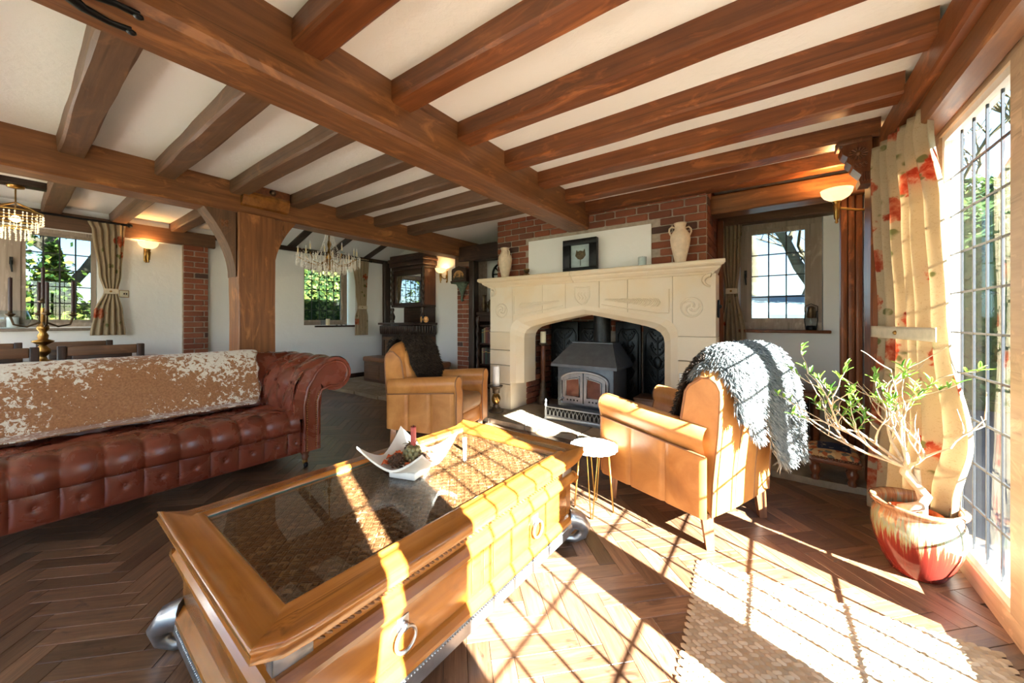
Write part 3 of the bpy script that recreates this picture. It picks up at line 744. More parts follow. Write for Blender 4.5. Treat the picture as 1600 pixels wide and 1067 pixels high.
# fret standing in front of the stove
fr = thing('hearth_fender', 'low pierced iron fender in front of the stove', 'fender', (-1.70, 3.53, ZH))
FW = .36
MB().rbox(-FW, FW, -.008, .0, .0, .045, .003).build('bottom_rail', M['stovelight'], fr)
MB().rbox(-FW, FW, -.012, .004, .135, .15, .003).build('top_rail', M['stovelight'], fr)
MB().rbox(-FW, FW, .004, .12, .135, .148, .003).build('ledge', M['stove'], fr)
MB().box(-FW, FW, .012, .016, .04, .14).build('back_plate', M['iron'], fr)
npn = 15
for i in range(npn):
    x = -FW+.03+(2*FW-.06)*i/(npn-1)
    MB().tube([(x-.017, -.004, .05), (x-.019, -.004, .09), (x, -.004, .128), (x+.019, -.004, .09), (x+.017, -.004, .05)], .0055, 5, True).build('pierced_arch', M['stovelight'], fr)
for x in (-FW, FW):
    MB().lathe([(.02, 0), (.012, .03), (.016, .09), (.01, .13), (.02, .16), (.01, .19), (.016, .205), (.002, .225)], 10, (x, 0, 0)).build('corner_post', M['stovelight'], fr)
    MB().tube([(x, 0, .02), (x, .07, .03), (x, .12, .02), (x, .12, .13), (x, 0, .14)], .008, 6).build('side_frame', M['stovelight'], fr)

# cast iron fireback panels
for i, (px0, px1, y, rz) in enumerate([(862, 902, 4.50, .10), (904, 937, 4.53, -.06), (962, 1001, 4.53, .06), (1004, 1052, 4.47, -.08)]):
    a, b = onY(px0, 560, y).x, onY(px1, 560, y).x; wd = (b-a)/2
    t = thing('fireback_panel', ['tall black iron relief panel nearest the tall candle stand in the hearth', 'black iron relief panel left of the stove pipe', 'black iron relief panel right of the stove pipe', 'black iron relief panel nearest the grey fleece armchair'][i], 'iron panel', ((a+b)/2, y, ZH), rz, 'iron panels lining the firebox')
    MB().rbox(-wd, wd, 0, .03, 0, 1.08, .008).build('plate', M['castiron'], t)
    MB().tube([(-wd+.03, -.004, .05), (wd-.03, -.004, .05), (wd-.03, -.004, .92), (wd-.07, -.004, .98), (-wd+.07, -.004, .98), (-wd+.03, -.004, .92)], .012, 6, True).build('relief_border', M['castiron'], t)
    MB().ball((0, -.002, .60), .05, 12, 8, (1, .4, 1.5)).build('relief_urn', M['castiron'], t)
    d = MB()
    for s in (-1, 1):
        for k in range(5):
            z0 = .2+k*.16; ww = (wd-.06)*(.9-.1*(k % 2))
            d.tube([(s*.01, -.002, z0), (s*ww*.6, -.006, z0+.04), (s*ww, -.004, z0+.11), (s*ww*.7, -.006, z0+.15), (s*ww*.5, -.004, z0+.11)], [.012, .013, .011, .009, .005], 6)
            for q in range(3): d.ball((s*(ww*.3+q*.022), -.003, z0+.075+q*.02), .012, 6, 5)
    d.tube([(0, -.002, .1), (0, -.005, .9)], .01, 6)
    d.build('relief_scrolls', M['castiron'], t, kind='stuff')

# ---- hearth things
def candle(parent, x, y, z0, z1, r, mat, name='candle'):
    c = MB().lathe([(r*.97, z0), (r, z0+.004), (r, z1-.006), (r*.93, z1), (r*.5, z1-.004), (.001, z1-.006)], 18, (x, y, 0)).build(name, mat, parent)
    sub(MB().tube([(x, y, z1-.01), (x+.001, y, z1+.008)], .0015, 5), 'wick', M['iron'], c); return c
M['barley'] = plain('bronzed_wood', (.085, .055, .032), .4, .3, .5, .5, 30)
cs = thing('candle_stand', 'turned bronze candlestick with spiral stem on the hearth by the left jamb', 'candlestick', (-2.71, 3.46, ZH))
MB().lathe([(.088, 0), (.092, .012), (.085, .022), (.055, .035), (.05, .05), (.035, .06), (.04, .075), (.03, .085), (.028, .095)], 22).build('base', M['barley'], cs)
def spiral(u, v):
    z = .095+.125*v; r = .03+.02*math.sin(PI*min(1, v*1.05))**.8
    a = 2*PI*u; r *= 1+.09*math.sin(6*a+v*7); return (r*math.cos(a), r*math.sin(a), z)
MB().grid(spiral, 48, 18, cu=True).build('spiral_stem', M['brass'], cs)
MB().lathe([(.03, .22), (.045, .23), (.04, .245), (.045, .26), (.05, .28), (.075, .295), (.08, .305), (.082, .315), (.07, .312), (.001, .31)], 22).build('drip_pan', M['barley'], cs)
c = thing('pillar_candle', 'thick white pillar candle on the spiral candlestick', 'candle', (-2.71, 3.46, ZH+.312)); candle(c, 0, 0, 0, .235, .042, M['wax'], 'wax')
c = thing('pillar_candle', 'white pillar candle seen behind the far arm of the fleece armchair', 'candle', (-.62, 3.45, .30)); candle(c, 0, 0, 0, .385, .05, M['wax'], 'wax')
st = thing('candle_pedestal', 'short turned pedestal under the white candle behind the fleece armchair', 'stand', (-.62, 3.45, ZH)); MB().lathe([(.09, 0), (.085, .02), (.03, .05), (.03, .2), (.075, .235), (.075, .25)], 18).build('turned_column', M['barley'], st)
ts = thing('candle_stand', 'tall slim wooden candle stand inside the left of the firebox', 'candlestick', (-2.47, 4.16, ZH))
MB().lathe([(.085, 0), (.08, .04), (.09, .07), (.05, .11), (.06, .15), (.035, .20), (.045, .25), (.025, .29), (.03, .31)], 16).build('base', M['barley'], ts)
MB().lathe([(.028, .31), (.036, .55), (.03, .72), (.02, .74), (.03, .76)], 14).build('column', M['mahz'], ts)
MB().lathe([(.02, .76), (.055, .785), (.058, .80), (.001, .798)], 16).build('drip_pan', M['barley'], ts)
c = thing('pillar_candle', 'short cream candle on the tall stand inside the firebox', 'candle', (-2.47, 4.16, ZH+.80)); candle(c, 0, 0, 0, .15, .04, M['waxcream'], 'wax')
be = thing('fire_bellows', 'dark leather bellows hanging on the brick inside the firebox', 'bellows', (-2.575, 4.03, .80))
def pear(u, v):
    z = .28*v; r = .085*math.sin(PI*min(1, v**.8*.97+.02))**.7; a = 2*PI*u
    return (.012+.028*math.cos(a), r*math.sin(a), z)
MB().grid(pear, 20, 14, cu=True).build('board', M['castiron'], be)
MB().tube([(.012, 0, .27), (.012, 0, .40)], .012, 8).build('handle', M['barley'], be); MB().tube([(.012, 0, .02), (.012, 0, -.12)], [.014, .006], 8).build('nozzle', M['brass'], be)
pk_ = thing('fire_poker', 'slim brass handled poker hanging by the bellows', 'poker', (-2.57, 4.12, .50)); MB().tube([(0.01, 0, .5), (.01, 0, .1)], .005, 6).build('rod', M['iron'], pk_); MB().tube([(.01, 0, .1), (.01, 0, 0)], .008, 6).build('tip', M['brass'], pk_)
lb = thing('log_box', 'low wooden log box at the right of the stove', 'box', (-1.05, 4.12, ZH))
for y in (-.14, .13): MB().rbox(-.17, .17, y, y+.02, 0, .24, .004).build('side_board', M['oakmx'], lb)
for x in (-.17, .15): MB().rbox(x, x+.02, -.12, .13, 0, .24, .004).build('end_board', M['oakmx'], lb)
MB().rbox(-.18, .18, -.15, .16, .24, .265, .004).build('lid', M['oakmx'], lb)

# ---- things on the mantel
M['terra'] = plain('chalky_terracotta', (.66, .53, .39), .8, 0, .2, .12, 22, .3, 60)
def amphora(loc, label, rz, s=1.0):
    t = thing('amphora_vase', label, 'vase', loc, rz, 'chalky vases on the mantel')
    MB().lathe([(.042, 0), (.045, .01), (.055, .06), (.078, .16), (.087, .225), (.083, .265), (.062, .30), (.048, .32), (.046, .345), (.052, .365), (.056, .378), (.05, .38), (.04, .37), (.036, .34), (.001, .33)], 28).build('body', M['terra'], t)
    for q in (-1, 1): MB().tube([(q*.05, 0, .335), (q*.075, 0, .345), (q*.095, 0, .325), (q*.098, 0, .30), (q*.085, 0, .27), (q*.078, 0, .262)], .008, 8).build('handle', M['terra'], t)
    return t
ZM = 1.668
amphora((-.70, 3.655, ZM), 'chalky two handled vase at the window end of the mantel', .5)
amphora((-2.72, 3.655, ZM), 'chalky two handled vase at the clock end of the mantel', -.35)
fp2 = thing('picture_frame', 'deep black box frame with a pressed seed head leaning on the mantel', 'picture', (-1.725, 3.70, ZM))
for a in ((-.20, .20, 0, .06), (-.20, .20, .31, .37), (-.20, -.115, .06, .31), (.115, .20, .06, .31)): MB().rbox(a[0], a[1], -.03, .03, a[2], a[3], .003).build('frame_bar', M['iron'], fp2)
MB().box(-.115, .115, .01, .02, .06, .31).build('mount', plain('grey_mount', (.62, .62, .6), .7), fp2)
sd_ = MB().prism([(-.06, .19), (-.045, .255), (-.035, .235), (0, .245), (.035, .235), (.05, .26), (.06, .19), (.03, .155), (0, .145), (-.03, .155)], .0, .01, 'y').build('seed_head', plain('dried_brown', (.18, .11, .05), .8, var=.5, scale=60), fp2)
MB().tube([(0, .005, .15), (0, .005, .08)], .003, 5).build('stem', M['bronze'], fp2)
MB().box(-.115, .115, -.012, -.010, .06, .31).build('glazing', M['clear'], fp2)
c = thing('glass_candle', 'small white candle in a clear glass on the mantel', 'candle', (-1.045, 3.66, ZM)); candle(c, 0, 0, .004, .10, .036, M['wax'], 'wax')
MB().lathe([(.04, 0), (.041, .1), (.039, .1), (.038, .003), (.001, .003)], 18, cap=False).build('tumbler', M['clear'], c)
tl = thing('tealight_holder', 'tiny dark metal cup beside the plaster panel on the mantel', 'candle holder', (-2.43, 3.70, ZM)); MB().lathe([(.032, 0), (.03, .02), (.014, .03), (.016, .05), (.034, .065), (.036, .10), (.03, .1), (.001, .08)], 14).build('cup', M['bronze'], tl)
for z in (.035, .095): MB().tube(ring((0, 0, z), .0, 0, 4), .001).v and MB().lathe([(.037, z-.004), (.039, z), (.037, z+.004)], 14).build('band', M['brass'], tl)
wq = onY(783, 428, YB-.02)
wh = thing('wall_ornament', 'black spoked iron wheel hanging in the alcove left of the chimney', 'wheel', (wq.x, YB-.035, wq.z))
MB().tube([(.16*math.cos(2*PI*i/28), 0, .16*math.sin(2*PI*i/28)) for i in range(28)], .016, 8, True).build('rim', M['iron'], wh)
MB().ball((0, 0, 0), .035, 10, 8).build('hub', M['iron'], wh)
for k in range(8): MB().tube([(0, 0, 0), (.16*math.cos(PI*k/4), 0, .16*math.sin(PI*k/4))], [.014, .010], 6).build('spoke', M['iron'], wh)
# iron thermometer plaque on the side of the surround
th = thing('iron_plaque', 'slim black iron latch plate on the right flank of the fireplace', 'ironwork', (RX+.004, 3.72, 1.25)); MB().rbox(0, .012, -.03, .03, -.08, .08, .008).build('plate', M['iron'], th); MB().ball((.015, 0, .02), .018, 8, 6).build('boss', M['iron'], th)
# ================================================================ FURNITURE
def leather(name, c1, c2, rough, bmp, stain=None):
    m, N, L, b = new_mat(name); setp(b, rough, 0, .5)
    v = coords(N, L); n = noise_(N, L, v, 5, 5, .6, .8); f = noise_(N, L, v, 170, 3, .6); n3 = noise_(N, L, v, 2.2, 2, .5, .6)
    c = ramp(N, L, n, [(.28, c1), (.7, c2)])
    if stain: c = mixc(N, L, ramp(N, L, n3, [(.55, (0,0,0)), (.72, (.65,.65,.65))]), c, stain)
    L.new(c, b.inputs['Base Color']); L.new(ramp(N, L, n, [(.3, (rough*.8,)*3), (.7, (min(1, rough*1.25),)*3)]), b.inputs['Roughness'])
    bump(N, L, b, f, bmp, .0015); return m
M['redleather'] = leather('oxblood_leather', (.125, .026, .013), (.17, .038, .019), .27, .15)
M['tan'] = leather('tan_leather', (.36, .13, .03), (.56, .25, .07), .36, .25, (.20, .07, .025))
M['tandark'] = leather('tan_seat_leather', (.26, .13, .055), (.40, .22, .10), .45, .25, (.2, .1, .04))
M['welt'] = plain('leather_welt', (.20, .08, .03), .5)

# ---- chesterfield sofa, facing +x, running along y
SX, SY0, SY1 = -2.90, -.80, 1.30
so = thing('chesterfield_sofa', 'oxblood leather chesterfield sofa with deep buttoning', 'sofa', (-3.35, .35, 0))
def spath(pts, t):                       # polyline lookup, t 0..1 by length
    ls = [math.dist(a, b) for a, b in zip(pts, pts[1:])]; T = sum(ls)*t; i = 0
    while i < len(ls)-1 and T > ls[i]: T -= ls[i]; i += 1
    f = T/ls[i] if ls[i] else 0; a, b = pts[i], pts[i+1]
    nx, nz = -(b[1]-a[1])/ls[i], (b[0]-a[0])/ls[i]
    return (a[0]+(b[0]-a[0])*f, a[1]+(b[1]-a[1])*f, nx, nz)
def diamond(u, v): return (abs(math.sin(PI*(u+v)/1))*abs(math.sin(PI*(u-v)/1)))**.6
PITCH = .152
seat = [(-2.925, .315), (-2.90, .33), (-2.892, .37), (-2.90, .42), (-2.93, .452), (-2.98, .465), (-3.2, .46), (-3.56, .44)]
def seatf(u, v):
    y = SY0+(SY1-SY0)*u; x, z, nx, nz = spath(seat, v); nx, nz = nz*-1 if False else -nx, nz
    L_ = v*.85
    k = abs(math.sin(PI*(y-.171)/PITCH))**.5 if v < .42 else diamond((y-.171)/(2*PITCH), (L_-.30)/.30)
    h = .022*k
    return (x+(h if v < .35 else 0)*(1-v/.35)*1.0, y, z+h*min(1, v/.3)-.012)
MB().grid(seatf, 240, 40).build('seat', M['redleather'], so, world=True)
MB().box(-3.78, -2.93, SY0-.1, SY1+.05, .14, .37).build('base', M['redleather'], so, world=True)
ny = int((SY1-SY0)/PITCH)
for k in range(-5, 9):
    ya = .171+k*PITCH; yb = min(ya+PITCH, SY1+.03)
    if ya > SY1-.02 or ya < SY0-.05: continue
    def pf(u, v, ya=ya, yb=yb):
        h = .016*(math.sin(PI*u)*math.sin(PI*v))**.4 if 0 < u < 1 and 0 < v < 1 else 0
        r = math.hypot((u-.5)*(yb-ya), (v-.52)*.17); h -= .017*math.exp(-(r/.014)**2)
        return (-2.928+h, ya+(yb-ya)*u, .145+.175*v)
    p = MB().grid(pf, 15, 15).build('front_panel', M['redleather'], so, world=True)
    sub(MB(Matrix.Translation(-so.location)).ball((-2.926, (ya+yb)/2, .235), .011, 10, 6, (.5, 1, 1)), 'button', M['redleather'], p)
# arms
def arm_profile(s):
    c = (1.585*1.0, .715); r = .135
    pts = [(1.27, .40), (1.275, .55), (1.30, .66), (1.36, .76)]
    pts += [(c[0]+r*math.cos(a), c[1]+r*math.sin(a)) for a in [math.radians(130-i*20) for i in range(0, 15)]]
    pts += [(1.475, .56), (1.465, .45), (1.465, .14)]
    return pts
def build_arm(mir):
    yc = lambda y: y if not mir else (SY0+SY1)-y
    ap = arm_profile(0)
    n = 64
    def af(u, v):
        x = -2.93-.87*u; y, z, ny_, nz_ = spath(ap, v)
        h = 0
        if .03 < v < .50: h = .024*diamond((x+2.93)/.26, (v-.03)/.26)-.012
        return (x, yc(y)+(ny_*h*(1 if not mir else -1))*-1 if False else yc(y+ny_*h), z+nz_*h)
    a = MB().grid(af, 70, n).build('arm', M['redleather'], so, world=True)
    face = ap+[(1.33, .14), (1.33, .40)]
    Mi = Matrix.Translation(-so.location)
    sub(MB(Mi).prism([(yc(y), z) for y, z in face], -2.935, -2.905, 'x'), 'arm_front', M['redleather'], a)
    inner = []
    cy = 1.585; cz = .715
    sc_ = [(1.345, .15), (1.345, .50), (1.37, .63), (1.43, .735), (1.50, .80)]+[(cy+.10*math.cos(math.radians(d)), cz+.10*math.sin(math.radians(d))) for d in range(110, -125, -14)]+[(1.47, .60), (1.445, .52), (1.445, .15)]
    sub(MB(Mi).tube([(-2.903, yc(y), z) for y, z in sc_], .012, 6), 'front_piping', M['redleather'], a)
    nm = MB(Mi)
    T = sum(math.dist(p, q) for p, q in zip(sc_, sc_[1:])); k = int(T/.017)
    for i in range(k):
        y, z, _, _ = spath(sc_, i/k); yo = y+(.016 if y < 1.4 and z < .6 else 0)-(.014 if y > 1.42 and z < .6 else 0)
        nm.ball((-2.898, yc(yo), z), .0052, 6, 4, (.6, 1, 1))
    sub(nm, 'nailheads', M['brass'], a)['kind'] = 'stuff'
    for i in range(4):
        for j in range(2):
            x = -2.93-.13*(2*i+1+(j % 2))*.5*1.0-.06; y, z, ny_, nz_ = spath(ap, .16+.13*j)
            sub(MB(Mi).ball((x, yc(y), z), .012, 8, 5), 'button', M['redleather'], a)
build_arm(False); build_arm(True)
# back (scrolled) and its buttons
bp = [(-3.50, .40), (-3.53, .55), (-3.56, .68), (-3.58, .76)]+[(-3.71+.125*math.cos(math.radians(d)), .735+.125*math.sin(math.radians(d))) for d in range(20, 220, 16)]+[(-3.80, .62), (-3.80, .14)]
def bf(u, v):
    y = SY0-.25+(SY1-SY0+.5)*u; x, z, nx, nz = spath(bp, v); h = 0
    if .03 < v < .42: h = .02*diamond(y/.30, v/.24)-.01
    return (x-nx*h*-1, y, z+nz*h)
MB().grid(bf, 200, 44).build('back', M['redleather'], so, world=True)
for x in (-2.985, -3.72):
    for y in (SY0-.06, SY1+.085):
        l = MB().lathe([(.018, .055), (.02, .065), (.03, .085), (.022, .095), (.034, .12), (.036, .145)], 14, (x, y, 0)).build('leg', M['mahz'], so, world=True)
        Mi = Matrix.Translation(-so.location)
        sub(MB(Mi).lathe([(.016, .03), (.02, .045), (.018, .06)], 12, (x, y, 0)), 'castor_cup', M['brass'], l)
        sub(MB(Mi @ TR(x+.012, y, .02, rx=PI/2)).lathe([(.012, -.011), (.02, -.009), (.02, .009), (.012, .011)], 14), 'castor_wheel', M['iron'], l)
# cowhide
def hide_mat():
    m, N, L, b = new_mat('cowhide'); setp(b, .55, 0, .3, Sheen_Weight=.25)
    v = coords(N, L); tcx = N.new('ShaderNodeSeparateXYZ'); L.new(v, tcx.inputs[0])
    big = noise_(N, L, v, 2.6, 3, .55, .6); sm = noise_(N, L, v, 26, 4, .6, .9); mid = noise_(N, L, v, 9, 3, .6, .6)
    spk = noise_(N, L, v, 34, 4, .65, .6)
    z = mathn(N, L, 'SUBTRACT', tcx.outputs[2], .63)
    sad = mathn(N, L, 'ADD', mathn(N, L, 'MULTIPLY', mathn(N, L, 'ABSOLUTE', z), 1.7), mathn(N, L, 'MULTIPLY', mathn(N, L, 'ABSOLUTE', mathn(N, L, 'SUBTRACT', tcx.outputs[1], .55)), .34))
    f = mathn(N, L, 'ADD', mathn(N, L, 'MULTIPLY', big, .85), mathn(N, L, 'MULTIPLY', mid, .45))
    f = mathn(N, L, 'ADD', mathn(N, L, 'SUBTRACT', f, sad), mathn(N, L, 'MULTIPLY', mathn(N, L, 'SUBTRACT', spk, .5), 2.3))
    msk = ramp(N, L, f, [(.17, (0,0,0)), (.205, (1,1,1))])
    fine = noise_(N, L, v, 90, 3)
    br_ = ramp(N, L, fine, [(.3, (.24, .10, .04)), (.7, (.38, .18, .075))]); wh_ = ramp(N, L, fine, [(.3, (.60, .54, .44)), (.7, (.74, .69, .60))])
    L.new(mixc(N, L, msk, wh_, br_), b.inputs['Base Color']); bump(N, L, b, fine, .25, .002); return m
hp = [(-3.30, .488), (-3.40, .484), (-3.475, .492), (-3.50, .55), (-3.53, .68), (-3.555, .765)]+[(-3.71+.148*math.cos(math.radians(d)), .737+.148*math.sin(math.radians(d))) for d in range(20, 190, 14)]+[(-3.865, .62), (-3.875, .45)]
def hide(u, v):
    e = noise.noise(Vector((u*9, 3, 1)))
    y0, y1 = -.95+.05*noise.noise(Vector((v*7, 1, 2))), 1.27+.04*noise.noise(Vector((v*9, 5, 0)))-.10*max(0, .16-v)/.16
    vv = v; a = .02+.05*(e+.3) if True else 0
    t = a+(1-a)*vv
    x, z, nx, nz = spath(hp, min(1, max(0, t)))
    w_ = .006*noise.noise(Vector((u*14, v*5, 3)))
    return (x+w_, y0+(y1-y0)*u, z+abs(w_))
ch_ = MB().grid(hide, 120, 60)
ho = tag(ch_.build('cowhide_throw', hide_mat()), 'brown and white speckled cowhide draped over the sofa back', 'throw')
sl = ho.modifiers.new('thickness', 'SOLIDIFY'); sl.thickness = .006; sl.offset = 1

# ---- club armchairs (local: faces +x)
def make_armchair(name, label, loc, rz):
    t = thing(name, label, 'armchair', loc, rz, 'tan leather club armchairs')
    Wd, Dp = .33, .35          # half width / half depth
    zb = .17
    def armtop(x): return .615+.055*(x+Dp)/(2*Dp)
    for s in (-1, 1):
        prof = [(s*Wd, zb), (s*(Wd-.13), zb), (s*(Wd-.125), .56), (s*(Wd-.12), .60)]
        n = 14
        def af(u, v, s=s):
            x = -Dp+.02+(2*Dp-.02)*u; zt = armtop(x); r = .068; cy = s*(Wd-.05)
            pts = [(s*(Wd-.005), zb), (s*Wd, .35), (s*(Wd-.004), zt-.145)]+[(cy+s*r*math.cos(math.radians(d)), zt-.068+r*math.sin(math.radians(d))) for d in range(-35, 216, 25)]+[(s*(Wd-.122), zt-.15), (s*(Wd-.128), .30)]
            y, z, _, _ = spath(pts, v); return (x, y, z)
        a = MB().grid(af, 12, 40).build('arm', M['tan'], t)
        def facep(x, e=0): 
            zt = armtop(x); r = .068+e; cy = s*(Wd-.05)
            return [(s*(Wd-.005+e), zb), (s*(Wd+e), .35), (s*(Wd-.004+e), zt-.145)]+[(cy+s*r*math.cos(math.radians(d)), zt-.068+r*math.sin(math.radians(d))) for d in range(-35, 216, 25)]+[(s*(Wd-.122), zt-.15), (s*(Wd-.122), zb)]
        sub(MB().prism(facep(Dp, -.002), Dp-.01, Dp+.014, 'x'), 'arm_front', M['tan'], a)
        sub(MB().tube([(Dp+.012, y, z) for y, z in facep(Dp, -.006)], .006, 6, True), 'piping', M['welt'], a)
        for k in range(3):   # outer side panels, softly padded, with sunk seams
            xa, xb = -Dp+.005+k*(2*Dp-.01)/3, -Dp+.005+(k+1)*(2*Dp-.01)/3
            def pf(u, v, xa=xa, xb=xb, s=s):
                x = xa+(xb-xa)*u; e = min(1, min(u, 1-u)*12)
                return (x, s*(Wd+.004+.011*e**.5), zb-.005+(armtop(x)-.15-zb+.015)*v)
            sub(MB().grid(pf, 13, 8), 'side_panel', M['tan'], a)
        sub(MB().tube([(-Dp+.01, s*(Wd+.012), armtop(-Dp)-.14), (Dp, s*(Wd+.012), armtop(Dp)-.14)], .006, 6), 'under_roll_welt', M['welt'], a)
    MB().rbox(-Dp+.02, Dp-.01, -Wd+.11, Wd-.11, zb, .32, .02).build('front_rail', M['tan'], t)
    MB().rbox(-Dp+.16, Dp+.015, -Wd+.125, Wd-.125, .31, .46, .05, 4).build('seat_cushion', M['tandark'], t)
    def back(u, v):            # closed padded back, arched top
        y = (Wd-.03)*(2*u-1); top = .965-.10*abs(2*u-1)**3.2
        lo = [(-.165, .40), (-.185, .62), (-.215, .80), (-.25, top-.045), (-.29, top-.008), (-.33, top), (-.37, top-.02), (-.395, top-.07), (-.385, .60), (-.36, .35), (-.352, zb)]
        x, z, _, _ = spath(lo, v); bulge = .022*math.cos(PI*(u-.5)) if v < .45 else .012*math.cos(PI*(u-.5))*-1
        return (x+bulge, y, z)
    b_ = MB().grid(back, 28, 44)
    for u in (0, 1):
        ring_ = [back(u, j/43) for j in range(44)]; b_.add(ring_, [tuple(range(44))])
    bo = b_.build('backrest', M['tan'], t)
    for s in (-1, 1):
        u = 0 if s < 0 else 1
        sub(MB().tube([Vector(back(u, j/30)) for j in range(31)], .007, 6), 'piping', M['welt'], bo)
    for y in (-.1, .1): sub(MB().tube([Vector(back(.5+y/(2*(Wd-.03)), .62+.38*j/12)) for j in range(13)], .004, 5), 'back_seam', M['welt'], bo)
    sub(MB().grid(lambda u, v: (lambda p: (p[0]+.03*math.sin(PI*u)**.4*math.sin(PI*v)**.4+.004, p[1]*.86, p[2]))(back(u, .02+.36*v)), 20, 16), 'back_cushion', M['tan'], bo)
    for s in (-1, 1):
        MB().tube([(Dp-.05, s*(Wd-.06), .18), (Dp-.045, s*(Wd-.06), 0)], [.036, .024], 4, sm=False).build('leg', M['oakmz'], t)
        MB().tube([(-Dp+.04, s*(Wd-.05), .18), (-Dp+.02, s*(Wd-.05), 0)], [.038, .026], 4, sm=False).build('leg', M['oakmz'], t)
    return t, back
RA = math.radians(158.3); LA = math.radians(15.5)
cr_loc = (-.462, 2.452, 0); cl_loc = (-2.62, 2.455, 0)
cR, backf = make_armchair('club_armchair', 'tan leather club armchair under a shaggy grey fleece near the window', cr_loc, RA)
cL, _ = make_armchair('club_armchair', 'tan leather club armchair with dark brown fleece beside the sofa', cl_loc, LA)

# ---- sheepskins: pelt plus locks of wool
def wool_mat(name, a, b_, c, sheen=.0):
    m, N, L, b = new_mat(name); setp(b, .7, 0, .25, Sheen_Weight=sheen)
    ge = N.new('ShaderNodeNewGeometry'); tc = coords(N, L); n = noise_(N, L, tc, 5, 3)
    cc = ramp(N, L, ge.outputs['Random Per Island'], [(0, a), (.6, b_), (1, c)]); cc = mixc(N, L, mathn(N, L, 'MULTIPLY', n, .5), cc, a)
    L.new(cc, b.inputs['Base Color']); return m
def fleece(label, loc, rz, fn, nu, nv, count, length, wid, pelt, wool, droop=.5, seed=1, group=None):
    t = thing('sheepskin_throw', label, 'throw', loc, rz, group)
    MB().grid(fn, nu, nv).build('pelt', pelt, t)
    rr = random.Random(seed); mb = MB(); vs, fs = [], []
    for i in range(count):
        u, v = rr.random(), rr.random(); e = 1e-3
        p = Vector(fn(u, v)); du = Vector(fn(min(1, u+e), v))-Vector(fn(max(0, u-e), v)); dv = Vector(fn(u, min(1, v+e)))-Vector(fn(u, max(0, v-e)))
        n = du.cross(dv); 
        if n.length < 1e-12: continue
        n.normalize()
        if n.dot(p-Vector((-.30, 0, .62))) < 0: n = -n
        d = (n*.75+Vector((rr.uniform(-.55, .55), rr.uniform(-.55, .55), rr.uniform(-.6, .2)))).normalized(); l = length*rr.uniform(.6, 1.25)
        sd1 = d.cross(Vector((rr.uniform(-1, 1), rr.uniform(-1, 1), rr.uniform(-1, 1)))).normalized()*wid
        sd2 = d.cross(sd1).normalized()*wid
        tip = p+d*l+Vector((0, 0, -l*droop)); mid = p+d*l*.6+Vector((0, 0, -l*droop*.25))
        k = len(vs); vs += [p+sd1, p-sd1*.5+sd2*.8, p-sd1*.5-sd2*.8, mid+sd1*.8, mid-sd1*.4+sd2*.6, mid-sd1*.4-sd2*.6, tip]
        fs += [(k, k+1, k+4, k+3), (k+1, k+2, k+5, k+4), (k+2, k, k+3, k+5), (k+3, k+4, k+6), (k+4, k+5, k+6), (k+5, k+3, k+6)]
    mb.add(vs, fs, True); me = bpy.data.meshes.new('wool'); me.from_pydata([tuple(v) for v in mb.v], [], mb.f); me.polygons.foreach_set('use_smooth', mb.sm); me.materials.append(wool)
    o = bpy.data.objects.new('wool', me); col.objects.link(o); o.parent = t; o['kind'] = 'stuff'
    return t
brown = wool_mat('dark_brown_wool', (.010, .006, .004), (.028, .018, .012), (.085, .056, .036))
grey = wool_mat('silver_grey_wool', (.06, .07, .075), (.16, .18, .185), (.30, .31, .30), .2)
pelt_b = plain('brown_pelt', (.03, .02, .015), .9); pelt_g = plain('grey_pelt', (.16, .165, .16), .9)
def offs(p, d): 
    c = Vector((-.28, p[1]*.9, .60)); q = Vector(p); return q+(q-c).normalized()*d
# left chair: dark fleece over the front of the backrest
def fl_left(u, v):
    uu = .20+.78*u-.08*math.sin(PI*v)+.03*noise.noise(Vector((v*5, 1, 0))); vv = .02+.66*v+.05*noise.noise(Vector((u*5, 7, 0)))
    if v < .3: uu += .16*(.3-v)/.3*(1-u)
    return tuple(offs(backf(min(1, max(0, uu)), min(.98, max(.01, vv))), .05 if vv < .42 else .05-.04*min(1, (vv-.42)/.12)))
fleece('shaggy dark brown sheepskin over the back of the armchair beside the sofa', cl_loc, LA, fl_left, 26, 34, 15000, .046, .0042, pelt_b, brown, .35, 3)
# right chair: brown fleece inside the back, grey fleece thrown over it and hanging behind
def fr_brown(u, v):
    uu = .42+.52*u; vv = .10+.30*v; return tuple(offs(backf(uu, vv), .052))
fleece('dark brown sheepskin on the inside of the armchair back near the window', cr_loc, RA, fr_brown, 18, 16, 5000, .032, .0042, pelt_b, brown, .35, 4)
gp = [(-.175, .80), (-.215, .90), (-.25, .965), (-.29, 1.0), (-.34, 1.005), (-.39, .975), (-.425, .90), (-.44, .80), (-.45, .66), (-.465, .48), (-.47, .40)]
def fr_grey(u, v):
    # u from the near (left, +y) flank to the far one; it hangs lowest at the far flank
    y = .25-.62*u
    lo = .16*(1-min(1, u*2.5)); hi = .60+.05*math.sin(u*11)+.36*min(1, max(0, u-.36)/.16)+.20*math.exp(-((u-.22)/.08)**2)
    x, z, nx, nz = spath(gp, min(1, max(0, lo+(hi-lo)*v)))
    if y < -.26: z -= (abs(y)-.26)*.9; x -= .02
    if y > .19: z -= (y-.19)*1.6
    return (x+.014*noise.noise(Vector((u*6, v*6, 2))), y, z+.014*noise.noise(Vector((u*5, v*5, 8))))
fleece('shaggy silver grey sheepskin hanging over the back of the armchair near the window', cr_loc, RA, fr_grey, 40, 40, 34000, .048, .0052, pelt_g, grey, .45, 5)

